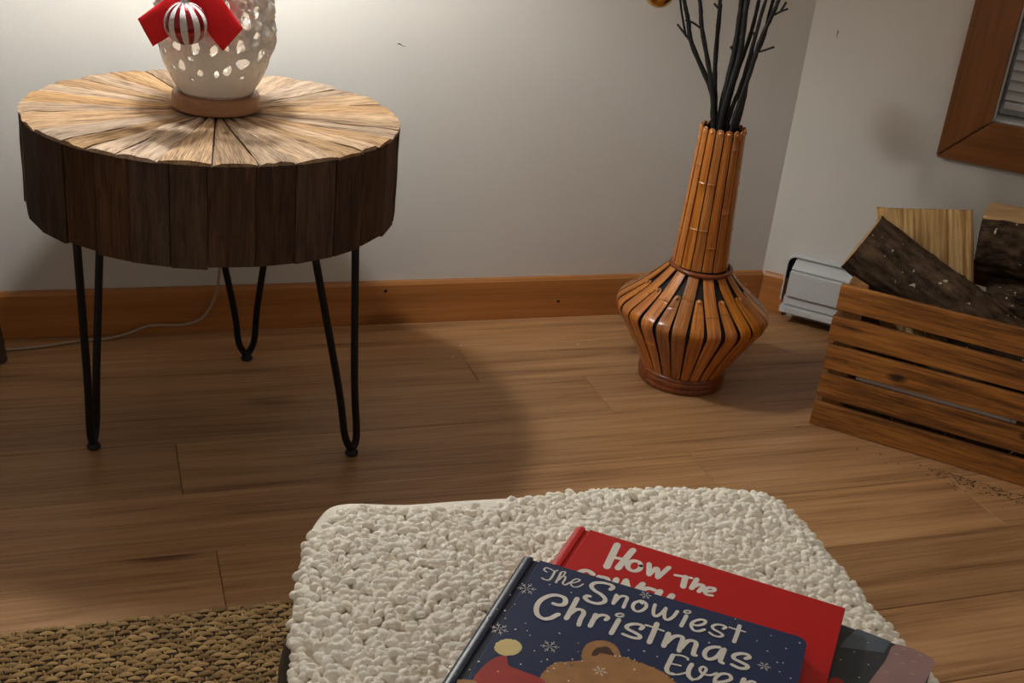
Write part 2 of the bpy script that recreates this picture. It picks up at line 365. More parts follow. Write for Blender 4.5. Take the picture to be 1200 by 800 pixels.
# thin pale rim that follows the end and the top against the wall, with a rounded corner
R_ = .020
arc = lambda r, c0, c1, rev=0: [(c0-r*math.cos(a), c1+r*math.sin(a)) for a in ([PI/2-i*PI/16 for i in range(9)] if rev else [i*PI/16 for i in range(9)])]
xr, zr = HX0-.0125, .1455
pts = [(xr, .040)]+arc(R_, xr+R_, zr-R_)+[(HX1, zr), (HX1, zr-.0028)]+arc(R_-.0028, xr+R_, zr-R_, 1)+[(xr+.0028, .040)]
me = prism_mesh('rim', pts, 0, .022); me.transform(Matrix.Rotation(PI/2, 4, 'X'))
link('rim', me, M['heater'], ht, (0, -.0003, 0))
pts = [(xr+.003, .040)]+arc(R_-.003, xr+R_, zr-R_)+[(HX0+.03, zr-.003), (HX0+.03, .040)]  # dark plate inside the rim, painted as the shadow line beside the panels
me = prism_mesh('end_shade_plate', pts, 0, .0105); me.transform(Matrix.Rotation(PI/2, 4, 'X'))
link('end_shade_plate', me, M['heater_dark'], ht, (0, -.0003, 0))
link('screw', lathe('screw', [(0, .0012), (.002, .0008), (.0026, 0), (0, 0)], 12), M['heater'], ht, (HX0+.012, -.0642, .036), (PI/2, 0, 0))
# old scuffs on the paint
sc_ = prism_mesh('scuff_mark', [(-.009, .002), (-.004, .0035), (.003, -.001), (.009, -.002), (.004, -.0022), (-.004, .0012)], 0, .0004); sc_.transform(Matrix.Rotation(PI/2, 4, 'X'))
wb_ = [o for o in COL.objects if o.name == 'wall_back'][0]; wr_ = [o for o in COL.objects if o.name == 'wall_right'][0]
link('scuff_mark', sc_, M['iron'], wb_, (.538, WY-.0001, .552)); link('scuff_mark', sc_, M['iron'], wr_, (.055, -.0001, .615), (0, 1.2, 0))
bb_ = [o for o in COL.objects if o.name == 'baseboard_back'][0]
kn = lathe('knot', [(0, .0002), (.0028, .0003), (.0034, .0001), (.0034, -.0002), (0, -.0002)], 14)
for x, z in ((.532, .0713), (.904, .0357), (.244, .0205)): link('knot', kn, M['vase_dark'], bb_, (x, -.0135, z), (PI/2, 0, 0))

# ------------------------------------------------------------------ round reclaimed-wood side table
TC = Vector((.1732, 1.7812, 0)); TZ, TB, TR = .5145, .368, .272
tb = tag(empty('side_table', TC), 'round drum side table of reclaimed wood wedges on three black hairpin legs', 'table')
link('core', lathe('core', [(0, TB+.004), (TR-.026, TB+.004), (TR-.026, TZ-.008), (0, TZ-.008)], 40), M['vase_dark'], tb)
def cuts(n, jit):
    w = [1+random.uniform(-jit, jit) for _ in range(n)]; s = sum(w); a = 0; out = []
    for q in w: out.append((a, a+q/s*2*PI)); a += q/s*2*PI
    return out
for a0, a1 in cuts(30, .16):
    am = (a0+a1)/2; h = (a1-a0)/2; w = TR*math.tan(h)-.0005; wi = (TR-.024)*math.tan(h)-.001
    o = random.uniform(-.0018, .0012); zb = TB+random.uniform(-.003, .003); zt = TZ-.0068
    bm = bmesh.new(); V = []
    nz = 6
    for k in range(nz+1):
        z = zb+(zt-zb)*k/nz; wo = .0007*math.sin(k*1.7+am*9)
        V.append([bm.verts.new(p) for p in ((TR-.024, -wi, z), (TR+o+wo-.0015, -w, z), (TR+o+wo, -w+.002, z), (TR+o+wo*.6, w-.002, z), (TR+o+wo*.6-.0015, w, z), (TR-.024, wi, z))])
    for k in range(nz):
        for i in range(6): bm.faces.new((V[k][i], V[k][(i+1) % 6], V[k+1][(i+1) % 6], V[k+1][i]))
    bm.faces.new(V[0][::-1]); bm.faces.new(V[-1])
    link('side_board', bm_mesh('side_board', bm), M['side_wood'], tb, (0, 0, 0), (0, 0, am))
for a0, a1 in cuts(31, .28):
    am = (a0+a1)/2; h = (a1-a0)/2
    nr, nt = 16, 5; bm = bmesh.new(); G = []; sd = random.uniform(0, 99); tilt = random.uniform(-.0012, .0012); lift = random.uniform(-.0006, .0010); Ro = TR+random.uniform(-.0012, .0016)
    for i in range(nr+1):
        row = []
        for j in range(nt+1):
            s = -1+2*j/nt; r = .004+(Ro-.004)*i/nr
            if i == nr: r += .003*noise.noise((sd, s*2, 1.3))-(.0012 if abs(s) > .9 else 0)
            hw = max(.0002, math.tan(h)*r-.0009-.0007*abs(noise.noise((r*30, sd, s))))
            z = TZ+lift+tilt*s+.0022*noise.noise((r*14, s*2.2, sd))+.0012*noise.noise((r*40, s*7, sd))-(.0026 if abs(s) > .9 else 0)-(.0018 if i == nr else 0)
            row.append(bm.verts.new((r, s*hw, z)))
        G.append(row)
    for i in range(nr):
        for j in range(nt): bm.faces.new((G[i][j], G[i+1][j], G[i+1][j+1], G[i][j+1]))
    bnd = [e for e in bm.edges if e.is_boundary]
    r = bmesh.ops.extrude_edge_only(bm, edges=bnd)
    for v in r['geom']:
        if isinstance(v, bmesh.types.BMVert): v.co.z = TZ-.0065
    link('top_wedge', bm_mesh('top_wedge', bm), M['top_wood'], tb, (0, 0, 0), (0, 0, am))
legs = [((-.022, 1.697), (-.030, 1.660), (.004, 1.762)), ((.367, 1.619), (.291, 1.598), (.364, 1.653)), ((.246, 1.985), (.168, 1.90), (.291, 1.94))]
for ft, a, b in legs:
    f = Vector((*ft, .012))-TC; A = Vector((*a, TB-.004))-TC; B = Vector((*b, TB-.004))-TC
    da = (A-f).normalized(); db = (B-f).normalized(); side = (A-B); side.z = 0; side.normalize()
    r = .011
    pts = [A, f+da*.12+side*.0035, f+da*.035+side*(r*.9), f+Vector((0, 0, .008))+side*r*.75, f+Vector((0, 0, .0005)), f+Vector((0, 0, .008))-side*r*.75, f+db*.035-side*(r*.9), f+db*.12-side*.0035, B]
    lg = link('hairpin_leg', tube('hairpin_leg', crom(pts, 7), .0059, 10), M['iron'], tb, smooth=1)
    link('foot_cap', lathe('foot_cap', [(0, .0004), (.009, .0004), (.0105, .003), (.0095, .007), (.0065, .010), (.0055, .016), (0, .016)], 20), M['rubber'], lg, (f.x, f.y, 0), smooth=40)
    mid = (A+B)/2; q = side.to_2d()
    link('mount_plate', box_mesh('mount_plate', (-.062, -.02, TB-.0045), (.062, .02, TB-.0010), .001), M['iron'], lg, (mid.x, mid.y, 0), (0, 0, math.atan2(side.y, side.x)))

# ------------------------------------------------------------------ pierced ceramic lamp
LC = Vector((.1735, 1.785, TZ+.0025)); lv = Vector((LC.x, LC.y, 0)).normalized(); LRZ = math.atan2(-lv.x, lv.y)
lp = tag(empty('table_lamp', LC, LRZ), 'white pierced ceramic table lamp on a round wooden base', 'lamp')
link('wooden_base', lathe('wooden_base', [(0, 0), (.0615, 0), (.0635, .002), (.0638, .020), (.0622, .0235), (0, .0235)], 64), M['turned'], lp, smooth=40)
bprof = [(.048, .0240), (.053, .0255), (.0585, .034), (.0668, .048), (.0752, .068), (.0812, .090), (.0840, .112), (.0842, .135), (.0825, .162), (.0785, .190), (.071, .217), (.060, .240), (.046, .257), (.034, .266), (.030, .268)]
bl_ = [Vector((r, z, 0)) for r, z in bprof]; bl_ = crom(bl_, 10)
acc = [0]
for i in range(1, len(bl_)): acc.append(acc[-1]+(bl_[i]-bl_[i-1]).length)
LT = acc[-1]
def body_at(s):
    s = min(max(s, 0), LT)
    for i in range(1, len(acc)):
        if acc[i] >= s:
            t = (s-acc[i-1])/(acc[i]-acc[i-1]); q = bl_[i-1].lerp(bl_[i], t); d = (bl_[i]-bl_[i-1]).normalized(); return q.x, q.y, d
def s_of_z(z):
    for i in range(1, len(acc)):
        if bl_[i].y >= z: return acc[i-1]+(acc[i]-acc[i-1])*(z-bl_[i-1].y)/(bl_[i].y-bl_[i-1].y)
    return LT
UR = .08; UW = 2*PI*UR
hol = []   # centre u, s, half width, half height, tilt, triangularity
for cx, cy, w, h, t, tri in [(383, 340, 56, 74, -10, .3), (505, 345, 52, 90, -18, .2), (628, 350, 48, 78, -20, .3), (810, 325, 56, 92, 0, .25), (716, 322, 30, 44, 25, 0), (472, 425, 42, 26, -20, 0), (412, 485, 48, 78, -18, .2), (536, 525, 38, 52, -25, .2), (645, 525, 30, 56, -8, .2), (720, 492, 48, 74, -25, .3), (820, 452, 76, 66, 180, .5), (820, 553, 34, 24, 0, 0), (358, 515, 26, 36, -30, 0), (485, 584, 26, 14, -15, 0), (950, 400, 50, 86, 25, .2), (930, 548, 20, 26, 30, 0), (325, 258, 44, 48, 0, .2), (842, 130, 62, 130, 0, .35), (300, 410, 26, 40, -15, 0), (930, 240, 60, 50, 20, .3), (925, 90, 44, 76, 5, .2), (720, 40, 40, 60, 0, .3), (985, 440, 24, 40, 30, 0)]:
    px_ = 140+cx/5.714; py_ = cy/5.714
    z = .686-py_/880-LC.z; r = body_at(s_of_z(z))[0]; dx = (px_-252.3)/838
    th = math.asin(max(-.97, min(.97, dx/r)))
    hol.append((th*UR, s_of_z(z), w/5.714/838/2*1.12/max(.35, math.cos(th))*UR/r, h/5.714/880/2*1.2, math.radians(t), tri))
def hole_ok(u, s, rr, gap):
    for q in hol:
        du = abs((u-q[0]+UW/2) % UW-UW/2)
        if math.hypot(du, s-q[1]) < rr+max(q[2], q[3])+gap: return False
    return True
front_clear = lambda u, s: abs((u+UW/2) % UW-UW/2) < .075 and s < s_of_z(.12)
tries = 0
while len(hol) < 135 and tries < 9000:
    tries += 1; u = random.uniform(-UW/2+.012, UW/2-.012); s = random.uniform(.018, LT-.02); big = s > s_of_z(.11)
    w = random.uniform(.003, .0045)*(1.5 if big else 1); h = w*random.uniform(1.1, 1.8)
    if front_clear(u, s): continue
    if hole_ok(u, s, max(w, h), .002): hol.append((u, s, w, h, random.uniform(-.7, .7), random.uniform(0, .4)))
pv, pe, loops = [], [], []
for u, s, w, h, t, tri in hol:
    n = 16; L0 = len(pv)
    for k in range(n):
        a = 2*PI*k/n; x = w*math.cos(a)*(1-tri*math.sin(a)); yy = h*math.sin(a)
        if abs(t) > 3: yy = -yy
        tt = 0 if abs(t) > 3 else t
        pv.append(Vector((u+x*math.cos(tt)-yy*math.sin(tt), s+x*math.sin(tt)+yy*math.cos(tt))))
    pe += [(L0+k, L0+(k+1) % n) for k in range(n)]; loops.append(pv[L0:L0+n])
def inside(pt, poly):
    c = False; n = len(poly)
    for i in range(n):
        a, b = poly[i], poly[i-1]
        if (a[1] > pt[1]) != (b[1] > pt[1]) and pt[0] < (b[0]-a[0])*(pt[1]-a[1])/(b[1]-a[1])+a[0]: c = not c
    return c
def in_hole(pt, grow=1.0):
    for (u, s, w, h, t, tri), lo in zip(hol, loops):
        m = max(w, h)*1.5
        if abs(pt[0]-u) < m and abs(pt[1]-s) < m and inside(pt, lo): return True
    return False
NU, NS = 210, 92
for i in range(NU+1):
    for k in range(NS+1):
        q = Vector((-UW/2+UW*i/NU, LT*k/NS))
        if not (0 < i < NU and 0 < k < NS and in_hole(q)): pv.append(q)
res = delaunay_2d_cdt(pv, pe, [], 0, 1e-6)
V, F = [], []
for q in res[0]:
    r, z, d = body_at(q.y); th = q.x/UR
    nrm = Vector((d.y, -d.x)); e = noise.noise((math.cos(th)*r*75, math.sin(th)*r*75, z*75)); e2 = noise.noise((math.cos(th)*r*45+7, math.sin(th)*r*45, z*45))
    up_ = min(1, max(0, (z-.085)/.035)); side_ = min(1, max(0, (math.sin(th)-.1)/.5)); k = max(up_, side_*min(1, max(0, (z-.06)/.04)))
    amp = .0005+.0078*k
    off = amp*(.25-abs(e)*2.4+.6*e2)
    r += nrm.x*off; z += nrm.y*off
    V.append((r*math.sin(th), -r*math.cos(th), z))
for f in res[2]:
    c = sum((res[0][i] for i in f), Vector((0, 0)))/len(f)
    if not in_hole(c): F.append(tuple(f))
me = mesh('ceramic_body', V, F); bm = bmesh.new(); bm.from_mesh(me); bmesh.ops.remove_doubles(bm, verts=bm.verts, dist=1e-5); bmesh.ops.recalc_face_normals(bm, faces=bm.faces); bm.to_mesh(me); bm.free()
body = link('ceramic_body', me, M['ceramic'], lp, smooth=1)
sm = body.modifiers.new('thick', 'SOLIDIFY'); sm.thickness = .0045; sm.offset = -1
link('neck', lathe('neck', [(0, .2), (.012, .2), (.012, .262), (.032, .266), (.033, .272), (.014, .278), (.011, .30), (.011, .40), (0, .40)], 32), M['silver'], lp, smooth=40)
hz = BULB_Z-LC.z
link('socket', lathe('socket', [(0, .40), (.017, .40), (.019, .405), (.019, hz-.05), (.015, hz-.045), (0, hz-.045)], 24), M['black'], lp, smooth=40)
link('lamp_shade', lathe('lamp_shade', [(.17, .968-LC.z), (.13, 1.19-LC.z), (.1285, 1.19-LC.z), (.1685, .968-LC.z)], 64, True), M['shade'], lp, smooth=40)
V, F = [], []
for k in range(3):
    a = 2*PI*k/3+.4; tube_into(V, F, [(0.0, 0.0, .402), (.06*math.cos(a), .06*math.sin(a), .44), (.075*math.cos(a), .075*math.sin(a), .60), (.136*math.cos(a), .136*math.sin(a), 1.17-LC.z)], .0013, 6)
link('shade_carrier', mesh('shade_carrier', V, F), M['iron'], lp)
ld = bpy.data.lights.new('bulb_light', 'POINT'); ld.energy = BULB_W; ld.color = (.97, 1, .99); ld.shadow_soft_size = .035
bo = bpy.data.objects.new('bulb_light', ld); COL.objects.link(bo); bo.parent = lp; bo.location = (0, 0, hz)
nd = bpy.data.lights.new('night_light', 'POINT'); nd.energy = .11; nd.color = (1, .86, .70); nd.shadow_soft_size = .014
no = bpy.data.objects.new('night_light', nd); COL.objects.link(no); no.parent = lp; no.location = (0, 0, .13)

# red ribbon bow and striped bauble on the lamp
bow = tag(empty('ribbon_bow', LC, LRZ), 'red ribbon bow with two cut tails tied on the ceramic lamp', 'bow')
def strip(name, E0, E1, n=10, bulge=0.0, parent=bow):
    """ribbon between two edge polylines"""
    a, b = crom(E0, n), crom(E1, n); V, F = [], []; m = 5
    for i, (p, q) in enumerate(zip(a, b)):
        for j in range(m): V.append(p.lerp(q, j/(m-1))+Vector((0, -bulge*math.sin(PI*j/(m-1)), 0)))
    for i in range(len(a)-1):
        for j in range(m-1): F.append((i*m+j, i*m+j+1, (i+1)*m+j+1, (i+1)*m+j))
    o = link(name, mesh(name, V, F), M['ribbon'], parent, smooth=1); s = o.modifiers.new('thick', 'SOLIDIFY'); s.thickness = .0008; s.offset = 0; return o
zl = lambda z: z-LC.z
strip('ribbon_tail', [(-.1025, -.092, zl(.6564)), (-.0687, -.096, zl(.6834)), (-.026, -.092, zl(.712))], [(-.0835, -.094, zl(.6209)), (-.0535, -.097, zl(.6443)), (-.014, -.092, zl(.693))], 8, .002)
strip('ribbon_tail', [(.0365, -.092, zl(.652)), (.0096, -.096, zl(.6884)), (-.012, -.092, zl(.712))], [(.0095, -.096, zl(.620)), (-.0132, -.099, zl(.6504)), (-.030, -.092, zl(.692))], 8, .002)
for s in (-1, 1):
    strip('ribbon_loop', [(-.02, -.094, zl(.715)), (-.02+s*.03, -.112, zl(.738)), (-.02+s*.07, -.104, zl(.752)), (-.02+s*.072, -.094, zl(.75)), (-.02+s*.035, -.092, zl(.735)), (-.02, -.091, zl(.712))],
          [(-.02, -.094, zl(.692)), (-.02+s*.036, -.112, zl(.700)), (-.02+s*.078, -.104, zl(.708)), (-.02+s*.08, -.094, zl(.706)), (-.02+s*.04, -.092, zl(.698)), (-.02, -.091, zl(.690))], 6)
link('knot', box_mesh('knot', (-.032, -.106, zl(.694)), (-.009, -.089, zl(.715)), .006, 3), M['ribbon'], bow, smooth=50)
OR = .0282
orn = tag(empty('christmas_bauble', LC+Matrix.Rotation(LRZ, 3, 'Z') @ Vector((-.039, -.1265, 0)), LRZ), 'red and silver striped bauble hanging in front of the red bow', 'bauble')
oz = zl(.6605)
def sphere_band(name, R, a0, a1, mat):
    n, m = 14, 3; V, F = [], []
    for i in range(n+1):
        ph = -PI/2+PI*i/n
        for j in range(m+1):
            a = a0+(a1-a0)*j/m; V.append((R*math.cos(ph)*math.cos(a), R*math.cos(ph)*math.sin(a), R*math.sin(ph)))
    for i in range(n):
        for j in range(m): F.append((i*(m+1)+j, i*(m+1)+j+1, (i+1)*(m+1)+j+1, (i+1)*(m+1)+j))
    me = mesh(name, V, F); bm = bmesh.new(); bm.from_mesh(me); bmesh.ops.remove_doubles(bm, verts=bm.verts, dist=1e-7); return link(name, bm_mesh(name, bm), mat, orn, (0, 0, oz), (math.radians(7), math.radians(-6), 0), smooth=1)
bm = bmesh.new(); bmesh.ops.create_uvsphere(bm, u_segments=36, v_segments=20, radius=OR)
link('ball', bm_mesh('ball', bm), M['red_gloss'], orn, (0, 0, oz), smooth=1)
for k in range(10):
    a = 2*PI*k/10+.08; sphere_band('glitter_stripe', OR*1.012, a, a+2*PI/10*.52, M['glitter'])
cp = link('cap', lathe('cap', [(0, OR-.001), (.006, OR-.001), (.006, OR+.006), (.0045, OR+.007), (0, OR+.007)], 16), M['silver'], orn, (0, 0, oz), smooth=40)
link('hanger', tube('hanger', [(0, 0, OR+.006), (.001, .003, OR+.02), (.008, .014, OR+.030), (.017, .030, OR+.034)], .0009, 6), M['silver'], cp)

# lamp cord
tag(link('lamp_cord', tube('lamp_cord', crom([(.17, 1.850, TZ+.0062), (.185, 1.95, TZ+.0075), (.20, 2.045, TZ+.0072), (.206, 2.075, TZ-.02), (.208, 2.098, .30), (.209, 2.104, .12), (.186, 2.1075, .042), (.147, 2.1065, .021), (.085, 2.1045, .022), (.042, 2.101, .009), (.005, 2.095, .0032), (-.044, 2.09, .0032), (-.162, 2.066, .0032), (-.42, 2.075, .0032)], 8), .0027, 8), M['cord'], smooth=1), 'thin pale cord trailing from the lamp to the floor along the baseboard', 'cord')

# ------------------------------------------------------------------ bamboo floor vase
VC = Vector((1.047, 1.812, 0))
vs = tag(empty('bamboo_vase', VC, .05), 'tall amber bamboo strip floor vase with a wide belly and narrow neck', 'vase')
link('lining', lathe('lining', [(0, .004), (.076, .004), (.074, .032), (.097, .073), (.124, .117), (.1375, .140), (.1375, .150), (.121, .166), (.086, .195), (.052, .225), (.047, .238), (.0345, .490), (.0325, .490), (.044, .240), (.044, .2), (0, .2)], 56), M['vase_dark'], vs, smooth=40)
def strip_mesh(name, prof, widths, nodes, tip=0, thick=.0026):
    """one bent bamboo strip standing in the local XZ plane, arched across its width"""
    P = crom([Vector((r, 0, z)) for r, z in prof], 5); m = len(P); L = [0]
    for i in range(1, m): L.append(L[-1]+(P[i]-P[i-1]).length)
    extra = []
    for q in nodes: extra += [q-.0022, q-.0011, q, q+.0011, q+.0022]
    S = sorted(set([l for l in L]+[e for e in extra if .004 < e < L[-1]-.004]))
    if tip: S = sorted(set(S+[L[-1]-.006, L[-1]-.0035, L[-1]-.0015]))
    def at_(s):
        for i in range(1, m):
            if L[i] >= s-1e-9: return P[i-1].lerp(P[i], (s-L[i-1])/max(1e-9, L[i]-L[i-1])), (P[i]-P[i-1]).normalized()
        return P[-1], (P[-1]-P[-2]).normalized()
    def wid(s):
        t = s/L[-1]*(len(widths)-1); i = min(int(t), len(widths)-2); w = widths[i]+(widths[i+1]-widths[i])*(t-i)
        if tip:
            d = L[-1]-s
            if d < .006: w *= math.sqrt(max(.06, 1-((.006-d)/.006)**2))
        return w
    bm = bmesh.new(); rows = []
    for s in S:
        p, d = at_(s); nrm = Vector((d.z, 0, -d.x)); w = wid(s)/2
        b = max([0]+[1-abs(s-q)/.0022 for q in nodes])
        row = []
        for a in (-1, -.55, 0, .55, 1): row.append(bm.verts.new(p+nrm*(thick*.45*(1-a*a)+.0012*b+.0003)+Vector((0, a*w, 0))))
        for a in (1, -1): row.append(bm.verts.new(p-nrm*thick*.6+Vector((0, a*w*.97, 0))))
        rows.append(row)
    for i in range(len(rows)-1):
        for j in range(7): bm.faces.new((rows[i][j], rows[i][(j+1) % 7], rows[i+1][(j+1) % 7], rows[i+1][j]))
    bm.faces.new(rows[0]); bm.faces.new(rows[-1][::-1])
    me = bm_mesh(name, bm); at = me.attributes.new('grain', 'FLOAT_VECTOR', 'POINT')
    at.data.foreach_set('vector', [c for s in S for a in (-1, -.55, 0, .55, 1, 1, -1) for c in (s, a*.01, 0)])
    return me
BP = [(.0775, .030), (.089, .052), (.1065, .083), (.126, .115), (.1375, .134), (.1415, .143), (.1415, .150), (.137, .158), (.124, .1685), (.100, .187), (.076, .209), (.056, .2305)]
LONG = [strip_mesh('belly_strip', BP, [.0158, .0182, .0220, .0248, .0252, .0238, .0215, .0185], nd_) for nd_ in ([.05, .175], [.028, .108, .205], [.085, .19], [.12])]
SHORT = [strip_mesh('belly_strip', BP[:-2]+[(.088, .1985)], [.0150, .0176, .0215, .0245, .0242, .0190, .0110], nd_, tip=1) for nd_ in ([.035, .183], [.09], [.06, .182])]
NB = 14
RIV = lathe('rivet', [(0, .0022), (.0018, .0020), (.0031, .0010), (.0035, 0), (0, 0)], 10)
for k in range(NB):
    a = 2*PI*k/NB
    link('belly_strip', LONG[(k*3+k//4) % 4], M['bamboo'], vs, (0, 0, 0), (0, 0, a+random.uniform(-.012, .012)), smooth=35)
    a += PI/NB
    o = link('belly_strip', SHORT[(k*2+k//3) % 3], M['bamboo'], vs, (0, 0, 0), (0, 0, a+random.uniform(-.012, .012)), smooth=35)
    link('rivet', RIV, M['brass'], o, (.0962, 0, .1972), (0, math.radians(40), 0), smooth=1)
NN = 16
NECK = [strip_mesh('neck_strip', [(.0505+dx, .2375), (.047+dx, .30), (.0425+dx, .40), (.0385+dx, .4955)], [.0180, .0160, .0143, .0131], nd_, tip=1) for nd_, dx in (([.075, .16], 0), ([.19], .0006), ([.11, .225], .0012), ([.045], 0))]
for k in range(NN):
    a = 2*PI*(k+.3)/NN
    o = link('neck_strip', NECK[(k*3+k//5) % 4], M['bamboo'], vs, (0, 0, 0), (0, 0, a), smooth=35)
    link('rivet', RIV, M['brass'], o, (.0402, 0, .4885), (0, math.radians(86), 0), smooth=1)
link('collar_ring', ring_tube('collar_ring', .0550, .2345, .0042, 48, 10), M['bamboo_ring'], vs, (0, 0, 0), (math.radians(1.5), 0, 0), smooth=1)
link('foot_ring', lathe('foot_ring', [(.070, .0006), (.0795, .0006), (.0815, .003), (.0822, .0105), (.0812, .0120), (.0826, .0135), (.0832, .022), (.082, .0235), (.0826, .026), (.082, .0305), (.0795, .0325), (.0765, .032), (.070, .03)], 64, True), M['bamboo_ring'], vs, smooth=50)

# black twigs standing in the vase
tv = Vector((VC.x, VC.y, 0)).normalized(); TRZ = math.atan2(-tv.x, tv.y)
tw = [
 ([(-.0227, .5132), (-.0327, .5526), (-.0782, .6262), (-.0914, .6668), (-.1029, .6974)], .0042, [[(-.081, .630), (-.108, .6565)], [(-.0905, .6375), (-.1094, .6966), (-.116, .75)]], 'black twig leaning furthest left, forked above the vase mouth'),
 ([(-.0211, .5135), (-.0366, .5756), (-.0651, .6573), (-.0756, .7009)], .0040, [[(-.0640, .655), (-.080, .664), (-.0949, .6679)], [(-.0700, .664), (-.068, .672)]], 'second black twig from the left with a side shoot pointing left'),
 ([(-.0194, .5137), (-.0328, .5927), (-.041, .6893), (-.043, .705)], .0040, [[(-.0408, .688), (-.0521, .6975)]], 'nearly upright black twig third from the left'),
 ([(-.0095, .5152), (-.0043, .6197), (-.0071, .7095)], .0052, [[(-.006, .625), (-.012, .632)]], 'thick straight black twig in the middle of the vase mouth'),
 ([(-.0062, .5156), (.0053, .621), (.0023, .7107)], .0048, [], 'black twig just right of the thick middle one'),
 ([(.0003, .5166), (.0057, .5814), (.0168, .6486), (.0212, .7131)], .0036, [[(.0172, .65), (.0235, .655), (.0285, .60)]], 'thin black twig right of middle with a looped side shoot'),
 ([(.0069, .5175), (.0172, .573), (.0258, .653), (.0322, .7145)], .0034, [], 'thin black twig third from the right'),
 ([(.0167, .519), (.0286, .6012), (.0359, .6511), (.0473, .6943), (.0526, .7171)], .0040, [[(.0365, .6301), (.0603, .6421)], [(.0500, .6935), (.0595, .7005), (.0706, .7067)], [(.0595, .7005), (.066, .717)]], 'black twig leaning furthest right with two side shoots'),
 ([(.0245, .5204), (.0266, .6012), (.0396, .6484), (.0448, .7161)], .0036, [], 'black twig second from the right'),
]
for i, (ln, r, br, lab) in enumerate(tw):
    dy = [.004, -.012, .010, .0, -.014, .014, -.006, -.008, .012][i]
    last, prev = Vector(ln[-1]), Vector(ln[-2]); d = (last-prev).normalized()
    ex = [tuple(last+d*.1+Vector((.008*(-1)**i, 0))), tuple(last+d*.22+Vector((.03 if ln[-1][0] > 0 else -.03, .02)))]
    full = [(ln[0][0]*.35, .42)]+ln+ex
    V, F = [], []
    C = crom([(x, dy*(1 if z > .51 else .6), z) for x, z in full], 6); n = len(C)
    rad = [1.22*r*(1-.45*k/n)*(1+.10*math.sin(k*2.3+i)) for k in range(n)]
    tube_into(V, F, C, rad, 8)
    for q in br: tube_into(V, F, crom([(x, dy-.002*k, z) for k, (x, z) in enumerate(q)], 4), [r*.5]*((len(q)-1)*4+1), 6)
    if i == 0: tube_into(V, F, crom([(-.118, dy, .745), (-.130, dy, .775), (-.142, dy, .770), (-.146, dy, .755)], 5), r*.3, 6)
    tag(link('twig', mesh('twig', V, F), M['twig'], None, (VC.x, VC.y, 0), (0, 0, TRZ), smooth=1), lab, 'twig', 'black twigs in the bamboo vase')
gb = tag(empty('gold_bauble', VC+Matrix.Rotation(TRZ, 3, 'Z') @ Vector((-.146, .004, 0)), TRZ), 'shiny gold bauble hanging left of the twigs', 'bauble')
bm = bmesh.new(); bmesh.ops.create_uvsphere(bm, u_segments=36, v_segments=20, radius=.0268)
link('ball', bm_mesh('ball', bm), M['gold'], gb, (0, 0, .7055), smooth=1)
link('cap', lathe('cap', [(0, .731), (.006, .731), (.006, .738), (0, .739)], 16), M['gold'], gb, smooth=40)
link('thread', tube('thread', [(0, 0, .738), (0, 0, .757)], .0007, 5), M['gold'], gb)

# ------------------------------------------------------------------ slatted crate of firewood
CC = Vector((1.2087, 1.6043, 0))
cr = tag(empty('firewood_crate', CC, RZ), 'brown stained slatted wooden crate full of split logs', 'crate')
CL, CD, CT, SH, SP = .46, .33, .0115, .0462, .0562
fs = box_mesh('slat', (0, 0, 0), (CL, CT, SH), .0012); es = box_mesh('slat', (0, 0, 0), (CD-2*CT, CT, SH), .0012)
for k in range(5):
    z = .001+k*SP+(0, .001, .001, -.0012, .0015)[k]
    link('front_slat', fs, M['crate'], cr, (random.uniform(-.0015, .0015), 0, z), (0, 0, 0))
    link('back_slat', fs, M['crate'], cr, (0, CD-CT, z))
    if k < 4: link('end_slat', es, M['crate'], cr, (CT, CT, z), (0, 0, PI/2))
    link('end_slat', es, M['crate'], cr, (CL, CT, z), (0, 0, PI/2))
po = prism_mesh('corner_post', [(0, 0), (.034, 0), (0, .034)], 0, .278, .001)
for x, y_, a in ((CT+.0003, CT+.0003, 0), (CL-CT-.0003, CT+.0003, PI/2), (CL-CT-.0003, CD-CT-.0003, PI), (CT+.0003, CD-CT-.0003, -PI/2)):
    link('corner_post', po, M['crate_in'], cr, (x, y_, .002), (0, 0, a))
bs = box_mesh('slat', (CT+.036, 0, 0), (CL-CT-.036, .056, .009), .001)
for k in range(5): link('floor_slat', bs, M['crate_in'], cr, (0, CT+.004+k*.0615, .004))
